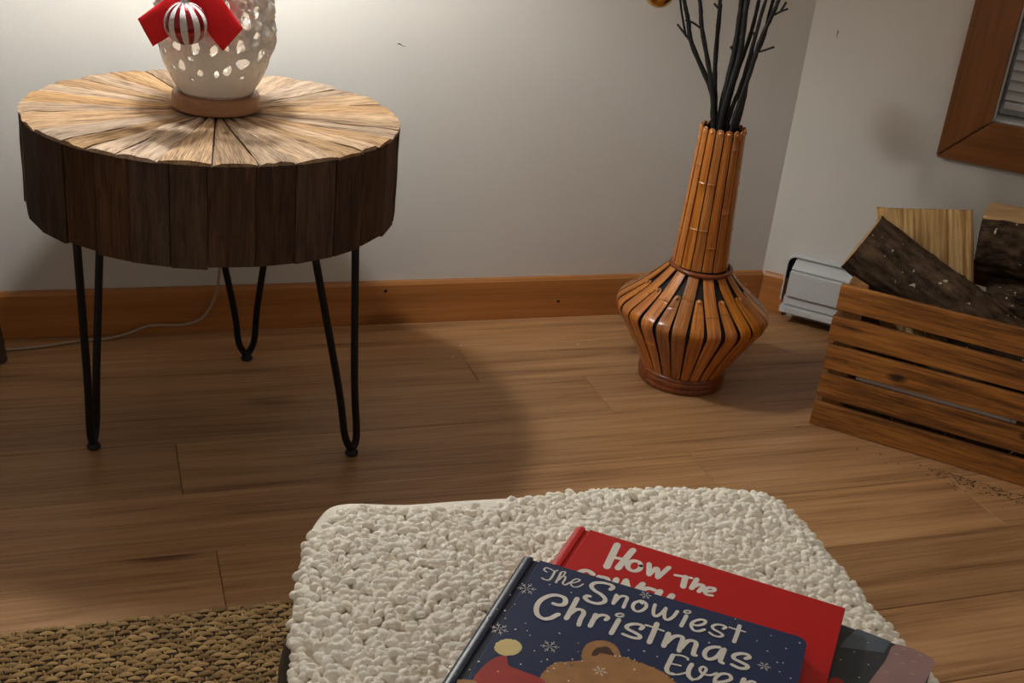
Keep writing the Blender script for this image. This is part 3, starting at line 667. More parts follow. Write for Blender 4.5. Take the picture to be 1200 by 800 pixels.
# logs: axis in the crate's frame, from a to b
def log_local(name, a, b, R, label, seed, flat=None, lump=.06, mats=('bark', 'cut'), group='firewood logs in the crate', twist=0.0):
    rot = Matrix.Rotation(RZ, 3, 'Z'); A = CC+rot @ Vector(a); B = CC+rot @ Vector(b); ax = (B-A)
    root = tag(empty(name, A), label, 'log', group)
    x = ax.normalized(); z = Vector((0, 0, 1)); z = (z-x*z.dot(x)).normalized(); y_ = z.cross(x)
    mat = Matrix((x, y_, z)).transposed() @ Matrix.Rotation(twist, 3, 'X'); root.rotation_euler = mat.to_euler()
    n, m = 72, 44; Ln = ax.length; V, F = [], []
    for i in range(m+1):
        t = i/m
        for k in range(n):
            an = 2*PI*k/n; c, s = math.cos(an), math.sin(an)
            rr = R*(1+lump*noise.noise((c*1.2, s*1.2+seed, t*2.2))+.09*noise.noise((c*4, s*4+seed, t*7))+.085*noise.noise((c*13, s*13+seed, t*18)))
            yy, zz = rr*c, rr*s
            if flat is not None and zz > flat*R: zz = flat*R+.004*noise.noise((yy*60, seed, t*3))
            V.append((t*Ln, yy, zz))
    for i in range(m):
        for k in range(n): l = (k+1) % n; F.append((i*n+k, i*n+l, (i+1)*n+l, (i+1)*n+k))
    if flat is None:
        link('bark', mesh('bark', V, F), M[mats[0]], root, smooth=1)
    else:
        isf = lambda f: all(V[q][2] > flat*R-.006 for q in f)
        def sub(fs_):
            ids = sorted({q for f in fs_ for q in f}); mp = {q: i for i, q in enumerate(ids)}; return [V[q] for q in ids], [tuple(mp[q] for q in f) for f in fs_]
        v1, f1 = sub([f for f in F if not isf(f)]); v2, f2 = sub([f for f in F if isf(f)])
        link('bark', mesh('bark', v1, f1), M[mats[0]], root, smooth=1); link('split_face', mesh('split_face', v2, f2), M[mats[1]], root, smooth=1)
    for i in (0, m):
        ring = [Vector(V[i*n+k]) for k in range(n)]; c = sum(ring, Vector())/n
        vv = [c]; ff = []
        for q in range(1, 4): vv += [c+(p-c)*(q/3)*(1 if q < 3 else .999)+Vector((.0012*noise.noise((p.y*50*q, p.z*50, seed)), 0, 0)) for p in ring]
        for k in range(n):
            l = (k+1) % n; ff.append((0, 1+k, 1+l))
            for q in range(2): ff.append((1+q*n+k, 1+(q+1)*n+k, 1+(q+1)*n+l, 1+q*n+l))
        link('cut_end', mesh('cut_end', vv, ff), M['cut'], root)
    return root
log_local('firewood_log', (.001, .130, .318), (.350, .140, .152), .057, 'dark mossy bark log lying slanted across the front of the crate', 3.1, lump=.14)
log_local('firewood_log', (.190, .250, .350), (.445, .245, .372), .070, 'dark bark log with a pale split top at the right end of the crate', 8.4, flat=.62)
log_local('firewood_log', (.05, .052, .0505), (.41, .054, .0505), .0335, 'slim bark log at the bottom of the crate behind the front slats', 5.5)
log_local('firewood_log', (.225, .262, .226), (.435, .262, .241), .052, 'bark log underneath the split-topped log in the crate', 15.5)
log_local('firewood_log', (.05, .255, .0495), (.42, .26, .0495), .0335, 'bark log on the crate floor under the upright split log', 12.5)
# split log standing up, pale grain to the front, leaning left
rot = Matrix.Rotation(RZ, 3, 'Z')
sp = tag(empty('split_log', CC+rot @ Vector((.155, .268, .0875)), RZ), 'pale split log standing upright and leaning left in the crate', 'log', 'firewood logs in the crate')
sp.rotation_euler = (Matrix.Rotation(RZ, 3, 'Z') @ Matrix.Rotation(math.radians(12), 3, 'X') @ Matrix.Rotation(math.radians(-12.5), 3, 'Y')).to_euler()
SWd, SLn, SDp = .168, .3215, .070
nx, nz = 60, 24; V, F = [], []
for k in range(nz+1):
    z = SLn*k/nz
    for i in range(nx+1):
        x = -SWd/2+SWd*i/nx
        d = .006*noise.noise((x*45, z*2.2, 3))+.0035*noise.noise((x*130, z*4, 7))+.0025*noise.noise((x*30, z*20, 1))
        ex = (.010*noise.noise((z*9, 1, 5))-(.012 if (z > SLn*.93) else 0)*(-1)) if i == 0 else (.002*noise.noise((z*12, 3, 5)) if i == nx else 0)
        V.append((x+ex, -SDp*.45+d+.006*(abs(x)/(SWd/2))**5, z+(.0025*noise.noise((x*60, 0, 9)) if k == nz else 0)))
for k in range(nz):
    for i in range(nx): F.append((k*(nx+1)+i, k*(nx+1)+i+1, (k+1)*(nx+1)+i+1, (k+1)*(nx+1)+i))
bm = bmesh.new(); bm.from_mesh(mesh('t', V, F))
r = bmesh.ops.extrude_edge_only(bm, edges=[e for e in bm.edges if e.is_boundary])
for v in r['geom']:
    if isinstance(v, bmesh.types.BMVert): v.co.y = SDp*.42; v.co.x *= .9; v.co.z = min(v.co.z, SLn-.045)
front = link('split_face', bm_mesh('split_face', bm), M['split'], sp)
link('bark', prism_mesh('bark', [(-SWd*.45, SDp*.4), (SWd*.45, SDp*.4), (SWd*.3, SDp*.62), (0, SDp*.72), (-SWd*.3, SDp*.62)], .003, SLn-.052), M['bark'], sp)
a_, b_ = SDp*.44, SDp*.42; ca_ = -SDp*.40
link('cut_end', mesh('cut_end', [(-SWd*.49, ca_, SLn-.001), (SWd*.49, ca_, SLn-.001), (SWd*.44, b_, SLn-.0455), (SWd*.3, SDp*.64, SLn-.054), (0, SDp*.72, SLn-.058), (-SWd*.3, SDp*.64, SLn-.054), (-SWd*.44, b_, SLn-.0455)], [(0, 1, 2, 3, 4, 5, 6)]), M['cut'], sp)
wb = tag(empty('white_batten', CC+rot @ Vector((.06, .0120, .0885)), RZ), 'pale grey batten seen through the gap between the lower crate slats', 'batten')
link('strip', box_mesh('strip', (0, 0, 0), (.262, .016, .0205), .001), M['vinyl'], wb); link('end_piece', box_mesh('end_piece', (.263, .001, .001), (.272, .015, .019), .001), M['vinyl'], wb)
k_ = tag(link('paper_scrap', prism_mesh('paper_scrap', [(0, 0), (.018, -.002), (.020, .009), (.001, .011)], 0, .0015), M['vinyl'], None, CC+rot @ Vector((.196, .022, .0195)), (0, 0, RZ)), 'small pale scrap lying inside the crate above the lowest slat', 'scrap')
# chips and splinters on the floor in front of the crate
spl = [((1.2964, 1.5062), .016, -.6, .0024, 'pale wood splinter nearest the crate corner on the floor'), ((1.338, 1.4606), .017, -.4, .0014, 'thin pale splinter on the floor below the middle of the crate'), ((1.3867, 1.4032), .018, -.3, .0016, 'long thin splinter of the crossed pair by the crate'), ((1.3744, 1.3965), .017, -.75, .0018, 'shorter splinter of the crossed pair by the crate'), ((1.180, 1.597), .012, .1, .0018, 'small chip beside the bottom left corner of the crate')]
for (x, y_), L_, a, w, lab in spl:
    tag(link('wood_splinter', prism_mesh('wood_splinter', [(-L_/2, -w*.2), (-L_*.2, -w), (L_*.35, -w*.8), (L_/2, 0), (L_*.3, w*.7), (-L_*.3, w*.5)], 0, .0016, .0003), M['splinter'], None, (x, y_, .0004), (0, 0, a)), lab, 'splinter', 'wood splinters on the floor')
V, F = [], []
for k in range(260):
    x = random.gauss(1.40, .05); y_ = 2.813-x-.045-abs(random.gauss(0, .030)); s = random.uniform(.0006, .0018); a = random.uniform(0, 3); b0 = len(V)
    for t in range(4): V.append((x+s*math.cos(a+t*PI/2)*1.6, y_+s*math.sin(a+t*PI/2), .0003))
    V.append((x, y_, .0003+s*.6)); F += [(b0+t, b0+(t+1) % 4, b0+4) for t in range(4)]
tag(link('bark_crumbs', mesh('bark_crumbs', V, F), M['bark']), 'dark bark crumbs scattered on the floor along the crate', 'crumbs', kind='stuff')
for (x, y_), lab in (((.66, 2.0), 'tiny white fleck on the floor near the baseboard between table and vase'), ((.63, 1.95), 'tiny white fleck on the floor nearer the table shadow'), ((.90, 1.98), 'tiny white fleck on the floor left of the vase')):
    tag(link('fleck', prism_mesh('fleck', [(-.003, -.001), (.002, -.0014), (.003, .001), (-.001, .0015)], 0, .0008), M['vinyl'], None, (x, y_, .0004)), lab, 'fleck', 'flecks on the floor')

# metal stool whose leg shows at the left edge
st = tag(empty('metal_stool', (-.40, 1.86, 0)), 'bronze metal stool whose leg shows at the left edge behind the table', 'stool')
for dx, dy in ((.225, .168), (-.21, .17), (-.21, -.18), (.19, -.19)):
    link('leg', tube('leg', [(dx, dy, .0005), (dx*.8, dy*.78, .45)], [.0145, .018], 16), M['steel'], st, smooth=40)
link('seat', lathe('seat', [(0, .45), (.228, .45), (.233, .455), (.233, .475), (.228, .48), (0, .482)], 48), M['steel'], st, smooth=40)

# ------------------------------------------------------------------ woven jute rug
def fast_mesh(name, V, T):
    me = bpy.data.meshes.new(name); V = np.asarray(V, np.float32); T = np.asarray(T, np.int32)
    me.vertices.add(len(V)); me.vertices.foreach_set('co', V.ravel())
    me.loops.add(T.size); me.loops.foreach_set('vertex_index', T.ravel())
    k = T.shape[1]; me.polygons.add(len(T)); me.polygons.foreach_set('loop_start', np.arange(0, T.size, k, dtype=np.int32))
    me.update(calc_edges=True); me.validate(); return me
rug = tag(empty('woven_rug', (0, 0, 0)), 'flat woven brown jute rug under the ottoman', 'rug')
RX0, RX1, RY0, RY1 = -1.1, .72, .1, 1.257
link('backing', box_mesh('backing', (RX0, RY0, .0004), (RX1, RY1-.002, .0045), .001), M['jute_base'], rug)
ns, nc = 6, 5; B = []
for i in range(ns):
    t = i/(ns-1); x = -.5+t; hgt = math.sin(PI*t)
    for k in range(nc):
        a = PI*k/(nc-1); B.append((x, -.5*math.cos(a)*(.55+.45*hgt), .1+hgt*.75*(.35+.65*math.sin(a)) if 0 < k < nc-1 else -.1+hgt*.5))
B = np.array(B); Q = np.array([(i*nc+k, i*nc+k+1, (i+1)*nc+k+1, (i+1)*nc+k) for i in range(ns-1) for k in range(nc-1)])
cx, cy, lx, ly, rz_ = [], [], [], [], []
px_, py_ = .0178, .0078
nyr = int((RY1-RY0-.004)/py_)
for j in range(nyr):
    y0 = RY1-.006-py_*j; n = int((RX1-RX0)/px_); offx = (j % 2)*px_/2
    x0 = RX0+.012+offx+px_*np.arange(n)
    if y0 < .75: x0 = x0[(x0 > -.9)]
    k = len(x0)
    cx += list(x0+RNG.normal(0, .0010, k)); cy += list(y0+RNG.normal(0, .0007, k)+.0016*np.sin(x0*70+j)); lx += list(.0165*RNG.uniform(.85, 1.15, k)); ly += list(.0074*RNG.uniform(.8, 1.12, k)); rz_ += list(RNG.normal(.04, .12, k))
    xb = x0+px_/2; cx += list(xb+RNG.normal(0, .001, k)); cy += list(y0+RNG.normal(0, .0008, k)); lx += list(.0100*RNG.uniform(.8, 1.2, k)); ly += list(.0030*RNG.uniform(.7, 1.2, k)); rz_ += list(PI/2+RNG.normal(0, .25, k))
cx, cy, lx, ly, rz_ = map(np.array, (cx, cy, lx, ly, rz_)); n = len(cx)
X = B[None, :, 0]*lx[:, None]; Y = B[None, :, 1]*ly[:, None]; Z = B[None, :, 2]*.0042*RNG.uniform(.8, 1.25, n)[:, None]+.0043
c_, s_ = np.cos(rz_)[:, None], np.sin(rz_)[:, None]
VV = np.stack([cx[:, None]+X*c_-Y*s_, cy[:, None]+X*s_+Y*c_, Z], -1).reshape(-1, 3)
QQ = (Q[None]+(np.arange(n)*len(B))[:, None, None]).reshape(-1, 4)
o = link('weave', fast_mesh('weave', VV, QQ), M['jute'], rug, smooth=1); o['kind'] = 'stuff'
V, F = [], []
for k in range(900):
    x = RX0+(RX1-RX0)*random.random(); b0 = len(V); w = .0004; dx = random.uniform(-.004, .004); L_ = random.uniform(.002, .007)
    V += [(x-w, RY1-.004, .004), (x+w, RY1-.004, .004), (x+dx, RY1+L_, random.uniform(.001, .006))]; F.append((b0, b0+1, b0+2))
o = link('frayed_edge', mesh('frayed_edge', V, F), M['jute'], rug); o['kind'] = 'stuff'

# ------------------------------------------------------------------ black ottoman
ot = tag(empty('ottoman', (.355, .60, 0)), 'dark leather ottoman with rounded corners under the white blanket', 'ottoman')
def superell(a, b, e, n=72):
    out = []
    for k in range(n):
        t = 2*PI*k/n; c, s = math.cos(t), math.sin(t); out.append((a*math.copysign(abs(c)**(2/e), c), b*math.copysign(abs(s)**(2/e), s)))
    return out
V, F = [], []; n = 72
lev = [(.90, .035), (.955, .038), (.985, .06), (1, .12), (1.005, .20), (1.003, .30), (.995, .345), (.975, .368), (.94, .380), (.85, .3845), (.5, .386), (.02, .386)]
for s, z in lev: V += [(x*s, y_*s, z) for x, y_ in superell(.25, .265, 3)]
for i in range(len(lev)-1):
    for k in range(n): l = (k+1) % n; F.append((i*n+k, i*n+l, (i+1)*n+l, (i+1)*n+k))
F.append(tuple(range(n))[::-1]); F.append(tuple((len(lev)-1)*n+k for k in range(n)))
link('cushion', mesh('cushion', V, F), M['leather'], ot, smooth=40)
for x, y_ in ((-.17, -.18), (.17, -.18), (-.17, .18), (.17, .18)):
    link('foot', lathe('foot', [(0, .0095), (.016, .0095), (.022, .036), (0, .036)], 20), M['black'], ot, (x, y_, 0), smooth=40)

# ------------------------------------------------------------------ white sherpa blanket
bk = tag(empty('sherpa_blanket', (0, 0, 0)), 'cream white fluffy sherpa blanket spread over the ottoman', 'blanket')
outl = [(.116, .35), (.113, .45), (.112, .56), (.116, .66), (.131, .752), (.150, .82), (.170, .865), (.194, .886), (.25, .876), (.30, .874), (.345, .871), (.40, .867), (.50, .855), (.555, .845), (.592, .828), (.604, .79), (.600, .70), (.593, .60), (.588, .5), (.585, .35)]
OUT = [Vector((p.x, p.y)) for p in crom([(x, y_, 0) for x, y_ in outl], 6)]
OUT += [Vector((.585+(.116-.585)*k/16, .35)) for k in range(1, 16)]
OA = np.array([tuple(p) for p in OUT]); OB = np.roll(OA, -1, 0)
def edge_dist(P):
    d = OB-OA; t = ((P[:, None]-OA[None])*d[None]).sum(-1)/(d*d).sum(-1)[None]; t = np.clip(t, 0, 1)
    return np.sqrt((((OA[None]+t[..., None]*d[None])-P[:, None])**2).sum(-1)).min(1)
def in_poly(P):
    c = np.zeros(len(P), bool)
    for a, b in zip(OA, OB):
        m = ((a[1] > P[:, 1]) != (b[1] > P[:, 1])); x = (b[0]-a[0])*(P[:, 1]-a[1])/(b[1]-a[1]+1e-12)+a[0]; c ^= m & (P[:, 0] < x)
    return c
def bz(x, y_, d):
    u = .0035*noise.noise((x*14, y_*14, 2))+.0018*noise.noise((x*34, y_*34, 5)); k = max(0, 1-d/.03)
    return .3935+u*min(1, d/.03)-.010*k*k
ctr = Vector((.36, .60)); V, F = [], []; sc = [1.0, .985, .96, .93, .89, .84, .78, .7, .6, .48, .34, .18, .02]; n = len(OUT)
P = np.array([tuple(ctr+(p-ctr)*s) for s in sc for p in OUT]); dd = edge_dist(P)
V = [(x, y_, bz(x, y_, d)) for (x, y_), d in zip(P, dd)]
for i in range(len(sc)-1):
    for k in range(n): l = (k+1) % n; F.append((i*n+k, i*n+l, (i+1)*n+l, (i+1)*n+k))
F.append(tuple((len(sc)-1)*n+k for k in range(n)))
o = link('cloth', mesh('cloth', V, F), M['fabric'], bk, smooth=1); s = o.modifiers.new('thick', 'SOLIDIFY'); s.thickness = .0035; s.offset = 0
bm = bmesh.new(); bmesh.ops.create_icosphere(bm, subdivisions=2, radius=1); bm.verts.ensure_lookup_table()
SB = np.array([v.co[:] for v in bm.verts]); ST = np.array([[v.index for v in f.verts] for f in bm.faces]); bm.free()
g = .0064
gx, gy = np.meshgrid(np.arange(.10, .62, g), np.arange(.345, .90, g)); gx = gx+(np.arange(gx.shape[0])[:, None] % 2)*g/2
P = np.stack([gx.ravel(), gy.ravel()], -1)+RNG.normal(0, .0016, (gx.size, 2)); P = P[in_poly(P)]; D_ = edge_dist(P)
# the smooth hem along the far left edge carries no pile
far = OA[(OA[:, 1] > .855)]; ty = np.interp(P[:, 0], np.sort(far[:, 0]), far[np.argsort(far[:, 0]), 1])
hem = (P[:, 0] < .43) & (P[:, 1] > ty-.026*np.clip((.46-P[:, 0])/.14, 0, 1))
P, D_ = P[~hem], D_[~hem]; n = len(P)
Z = np.array([bz(x, y_, d) for (x, y_), d in zip(P, D_)])+.0036+RNG.normal(0, .0009, n)
sx = .0058*RNG.uniform(.75, 1.3, n); sy = .0041*RNG.uniform(.8, 1.25, n); sz = .0039*RNG.uniform(.8, 1.2, n)
an = np.array([noise.noise((x*18, y_*18, 9))*5 for x, y_ in P])+RNG.normal(0, .6, n); ti = RNG.normal(.35, .3, n)
L_ = SB[None]*np.stack([sx, sy, sz], -1)[:, None]
L_ = L_*(1+.22*np.sin(SB[None, :, 0]*3.1+an[:, None]*7)[..., None]*np.cos(SB[None, :, 1]*2.7+sx[:, None]*9000)[..., None])
L_[..., 2] -= (SB[None, :, 0]**2)*.0012     # curled over
ct, s_t = np.cos(ti)[:, None], np.sin(ti)[:, None]; x1 = L_[..., 0]*ct+L_[..., 2]*s_t; z1 = -L_[..., 0]*s_t+L_[..., 2]*ct
ca, sa = np.cos(an)[:, None], np.sin(an)[:, None]
VV = np.stack([P[:, :1]+x1*ca-L_[..., 1]*sa, P[:, 1:]+x1*sa+L_[..., 1]*ca, Z[:, None]+z1], -1).reshape(-1, 3)
TT = (ST[None]+(np.arange(n)*len(SB))[:, None, None]).reshape(-1, 3)
o = link('pile', fast_mesh('pile', VV, TT), M['tuft'], bk, smooth=1); o['kind'] = 'stuff'
print('TUFTS', n, len(TT))

# ------------------------------------------------------------------ picture books on the blanket
def flat_mesh(name, polys, z=0.0):
    bm = bmesh.new()
    for pl in polys:
        f = bm.faces.new([bm.verts.new((q[0], q[1], q[2] if len(q) > 2 else z)) for q in pl])
        if f.normal.z < 0 or True: f.normal_update()
        if f.normal.z < 0: f.normal_flip()
    bmesh.ops.triangulate(bm, faces=bm.faces[:])
    me = bpy.data.meshes.new(name); bm.to_mesh(me); bm.free(); return me
def ink(name, polys, mat, parent, z): return link(name, flat_mesh(name, polys), mat, parent, (0, 0, z))
def brush(strokes):
    """each stroke: width in tenths of a millimetre and points (u, v) from the cover's top left; v runs down the page"""
    out = []; lay = 0
    for si, (w, pts) in enumerate(strokes):
        C = crom([(u*1e-4, -v*1e-4, 0) for u, v in pts], 6) if len(pts) > 2 else crom([(u*1e-4, -v*1e-4, 0) for u, v in pts], 2)
        h = w*.5e-4; m = len(C); Lf, Rt = [], []
        for i, p in enumerate(C):
            t = (C[min(i+1, m-1)]-C[max(i-1, 0)]).normalized(); nn = Vector((-t.y, t.x, 0)); k = h*(.82+.18*abs(nn.x))
            Lf.append(p+nn*k); Rt.append(p-nn*k)
        for i in range(m-1): lay += 1; out.append([(*q.to_2d(), (si % 4)*4e-5+(lay % 60)*5e-7) for q in (Lf[i], Rt[i], Rt[i+1], Lf[i+1])])
        for e in (0, m-1):
            out.append([(C[e].x+h*.85*math.cos(a), C[e].y+h*.85*math.sin(a), (si % 4)*4e-5+3e-5) for a in [2*PI*q/10 for q in range(10)]])
    return out
def uvp(L): return [(u*1e-4, -v*1e-4) for u, v in L]
def disc(x, y_, r, n=8): return [(x+r*math.cos(2*PI*k/n), y_+r*math.sin(2*PI*k/n)) for k in range(n)]
def fuzzy(poly, amp, step=.0006):
    out = []; n = len(poly)
    for i in range(n):
        a, b = Vector(poly[i]), Vector(poly[(i+1) % n]); m = max(1, int((b-a).length/step)); nn = (b-a).normalized(); nn = Vector((nn.y, -nn.x))
        for k in range(m): out.append(tuple(a.lerp(b, k/m)+nn*(random.random()-.3)*amp*(1 if k % 2 else -.3)))
    return out
def smooth_poly(L, n=5):
    P = [Vector((u*1e-4, -v*1e-4, 0)) for u, v in L]; P = [P[-1]]+P+[P[0], P[1]]
    C = crom(P, n)[n:-n]; return [(p.x, p.y) for p in C[:-1]]
def flake(x, y_, r):
    out = []; a0 = random.uniform(0, 1)
    for k in range(6):
        a = a0+k*PI/3; d = Vector((math.cos(a), math.sin(a))); nn = Vector((-d.y, d.x)); c = Vector((x, y_)); w = .00022
        out.append([tuple(c+d*r*.12-nn*w), tuple(c+d*r*.9-nn*w), tuple(c+d*r*.9+nn*w), tuple(c+d*r*.12+nn*w)]); out.append(disc(*(c+d*r*.95), .00045, 6))
        for s in (-1, 1):
            e = (d+nn*s*.9).normalized(); q = c+d*r*.5; m = Vector((-e.y, e.x))*w
            out.append([tuple(q-m), tuple(q+e*r*.33-m), tuple(q+e*r*.33+m), tuple(q+m)])
    return out
def hardcover(name, origin, ang, W, H, T, cov, spine_m, label, hinge=.0135, corner=.004, soft=False):
    """origin: top face height at the top left (spine) corner; X along the top edge, -Y down the cover"""
    t = .0024 if not soft else .0006
    b = tag(empty(name, (origin[0], origin[1], origin[2]-T), math.radians(ang)), label, 'book', 'picture books on the blanket')
    c = corner
    def outline(x0): return [(x0, 0), (W-c, 0)]+[(W-c+c*math.sin(a), -c+c*math.cos(a)) for a in (PI/6, PI/3)]+[(W, -c), (W, -H+c)]+[(W-c+c*math.cos(a), -H+c-c*math.sin(a)) for a in (PI/6, PI/3)]+[(W-c, -H), (x0, -H)]
    if soft:
        link('back_cover', prism_mesh('back_cover', outline(0), 0, t), cov, b); link('front_cover', prism_mesh('front_cover', outline(0), T-t, T), cov, b)
        link('pages', box_mesh('pages', (.001, -H+.001, t+.0001), (W-.001, -.001, T-t-.0001)), M['paper'], b)
    else:
        link('back_cover', prism_mesh('back_cover', outline(.002), 0, t, .0005), cov, b)
        fc = link('front_cover', prism_mesh('front_cover', outline(hinge), T-t, T, .0006), cov, b)
        link('hinge', box_mesh('hinge', (.0085, -H+.0008, T-t-.0002), (hinge-.0001, -.0008, T-t*.72)), spine_m, b)
        pr = [(.0085, T-.0001), (.006, T+.0003), (.0025, T-.0004), (.0006, T-.002), (0, T*.5), (.0006, .002), (.0025, .0002), (.003, .002), (.0022, T*.5), (.003, T-.0026), (.006, T-.0022), (.0085, T-.0024)]
        n = len(pr); V = [(x, y_, z) for y_ in (0, -H) for x, z in pr]
        link('spine', mesh('spine', V, [tuple(range(n)), tuple(range(2*n-1, n-1, -1))]+[(i, i+n, (i+1) % n+n, (i+1) % n) for i in range(n)]), spine_m, b, smooth=50)
        link('pages', box_mesh('pages', (.0032, -H+.004, t+.0001), (W-.004, -.004, T-t-.0003)), M['paper'], b)
    return b
BLUE_TITLE = [
 (14, [(241, 131), (212, 116), (215, 83), (245, 79), (290, 92), (308, 71)]),
 (18, [(293, 91), (295, 170), (288, 220), (258, 232), (231, 223)]),
 (18, [(340, 85), (343, 157), (345, 229)]),
 (12, [(344, 76), (368, 64), (369, 112), (356, 187)]),
 (16, [(353, 188), (363, 134), (385, 120), (393, 155), (393, 209), (417, 221), (440, 173)]),
 (14, [(443, 183), (480, 151), (499, 111), (473, 106), (449, 150), (454, 196), (487, 216), (519, 188), (536, 146)]),
 (36, [(741, 119), (753, 80), (723, 56), (658, 64), (612, 94), (600, 143), (635, 184), (697, 210), (737, 248), (740, 292), (702, 330), (640, 335), (599, 308), (606, 276), (626, 271)]),
 (30, [(802, 158), (805, 218), (809, 279)]),
 (28, [(812, 255), (829, 173), (861, 144), (885, 159), (887, 216), (889, 286)]),
 (28, [(982, 149), (952, 187), (949, 241), (976, 281), (1013, 270), (1038, 217), (1035, 167), (1006, 142), (982, 149), (1004, 172)]),
 (28, [(1095, 136), (1100, 208), (1114, 262), (1136, 273), (1164, 214), (1179, 144)]),
 (28, [(1178, 139), (1184, 215), (1200, 269), (1226, 272), (1252, 219), (1266, 138)]),
 (32, [(1338, 157), (1334, 227), (1329, 301)]),
 (18, [(1356, 100), (1354, 112), (1345, 123), (1332, 130), (1320, 129), (1314, 122), (1316, 110), (1325, 99), (1338, 92), (1350, 92), (1356, 100)]),
 (26, [(1399, 245), (1441, 234), (1477, 194), (1478, 152), (1444, 156), (1403, 202), (1394, 257), (1421, 303), (1460, 297), (1494, 258)]),
 (24, [(1617, 188), (1632, 158), (1601, 147), (1560, 163), (1540, 196), (1556, 225), (1600, 241), (1628, 261), (1610, 292), (1567, 296), (1533, 277)]),
 (32, [(1722, 89), (1722, 186), (1718, 301)]),
 (20, [(1657, 145), (1690, 148), (1734, 145), (1772, 145)]),
 (40, [(409, 483), (445, 483), (478, 461), (482, 416), (456, 377), (403, 374), (351, 409), (312, 491), (312, 584), (345, 662), (398, 686), (443, 657), (467, 610), (482, 585)]),
 (40, [(549, 340), (549, 478), (548, 611)]),
 (36, [(552, 549), (580, 473), (621, 457), (644, 490), (643, 562), (651, 640)]),
 (38, [(728, 459), (730, 537), (728, 614)]),
 (34, [(723, 548), (749, 469), (789, 439), (819, 455), (810, 490)]),
 (38, [(897, 438), (893, 534), (889, 625)]),
 (22, [(914, 372), (912, 385), (902, 398), (888, 406), (874, 405), (866, 397), (868, 384), (878, 371), (893, 363), (907, 363), (914, 372)]),
 (34, [(1068, 474), (1077, 436), (1046, 425), (1000, 444), (969, 487), (987, 516), (1034, 529), (1080, 548), (1082, 579), (1033, 594), (968, 587)]),
 (40, [(1162, 352), (1163, 462), (1162, 596)]),
 (24, [(1092, 410), (1131, 409), (1177, 412), (1225, 417)]),
 (40, [(1265, 423), (1265, 506), (1265, 585)]),
 (36, [(1271, 545), (1305, 448), (1348, 416), (1371, 436), (1373, 514), (1377, 589)]),
 (36, [(1381, 551), (1409, 451), (1447, 426), (1472, 447), (1474, 524), (1479, 578), (1496, 577)]),
 (34, [(1633, 410), (1593, 427), (1556, 474), (1550, 537), (1577, 577), (1613, 558), (1640, 512), (1656, 437), (1670, 412)]),
 (34, [(1671, 411), (1668, 498), (1667, 559), (1688, 571)]),
 (34, [(1826, 448), (1849, 421), (1830, 397), (1786, 407), (1747, 445), (1751, 484), (1802, 501), (1850, 517), (1849, 547), (1808, 570), (1749, 558)]),
 (20, [(1456, 651), (1446, 633), (1401, 627), (1347, 646)]),
 (34, [(1348, 648), (1343, 733), (1341, 813), (1364, 849), (1396, 847)]),
 (18, [(1396, 848), (1429, 832), (1471, 792)]),
 (20, [(1346, 747), (1378, 741), (1422, 736)]),
 (34, [(1492, 683), (1484, 751), (1495, 812), (1526, 842)]),
 (22, [(1526, 842), (1562, 814), (1585, 749), (1594, 691), (1569, 674), (1554, 711), (1578, 748), (1631, 741), (1670, 697)]),
 (28, [(1677, 795), (1730, 763), (1771, 712), (1749, 672), (1701, 689), (1673, 745), (1675, 800), (1703, 839), (1758, 820)]),
 (36, [(1855, 669), (1850, 727), (1844, 792)]),
 (26, [(1856, 757), (1888, 689), (1920, 668), (1941, 691)]),
]
RED_TITLE = [
 (60, [(396, 94), (418, 451)]),
 (56, [(535, 100), (501, 423)]),
 (44, [(428, 292), (519, 271)]),
 (44, [(657, 291), (660, 337), (644, 375), (615, 392), (584, 381), (562, 347), (559, 302), (575, 263), (605, 245), (636, 256), (657, 291)]),
 (44, [(706, 223), (748, 378)]),
 (40, [(748, 378), (779, 248), (820, 382)]),
 (42, [(819, 379), (864, 190)]),
 (36, [(936, 271), (1061, 242)]),
 (50, [(1014, 246), (1032, 394)]),
 (44, [(1104, 229), (1097, 381)]),
 (40, [(1108, 343), (1139, 294), (1172, 300), (1159, 393)]),
 (34, [(1212, 358), (1259, 320), (1256, 284), (1213, 301), (1198, 355), (1221, 395), (1264, 385)]),
 (50, [(354, 595), (303, 572), (261, 606), (235, 699), (247, 807), (304, 849), (351, 803)]),
 (50, [(408, 599), (421, 763)]),
 (44, [(408, 599), (470, 592), (484, 651), (420, 697)]),
 (44, [(435, 679), (502, 754)]),
 (50, [(538, 558), (546, 747)]),
 (50, [(610, 535), (609, 729)]),
 (44, [(610, 535), (688, 702)]),
 (50, [(740, 512), (702, 713)]),
 (50, [(844, 547), (793, 551), (748, 611), (728, 716), (765, 768), (822, 754)]),
 (54, [(887, 535), (870, 744)]),
 (54, [(986, 539), (957, 730)]),
 (44, [(878, 648), (971, 632)]),
]
EAR = [(788, 990), (757, 893), (765, 807), (820, 738), (889, 712), (961, 737), (1011, 816), (1024, 930), (899, 1008)]
EAR_IN = [(829, 909), (831, 839), (864, 792), (916, 776), (969, 838), (928, 851), (884, 858), (859, 901)]
HEAD = [(593, 1362), (583, 1226), (619, 1113), (692, 1053), (785, 994), (845, 919), (885, 865), (996, 827), (1125, 831), (1217, 832), (1313, 850), (1416, 907), (1505, 989), (1564, 1179), (1464, 1486), (1018, 1705), (725, 1594)]
HAT = [(272, 1202), (306, 1193), (345, 1269), (423, 1284), (564, 1295), (629, 1326), (668, 1444), (207, 1675), (187, 1534), (184, 1458), (206, 1324), (239, 1241)]
POMPOM = [(367, 1056), (372, 1092), (363, 1128), (342, 1161), (312, 1184), (277, 1194), (242, 1190), (213, 1172), (195, 1144), (189, 1108), (197, 1071), (218, 1038), (249, 1015), (285, 1004), (320, 1008), (349, 1027)]
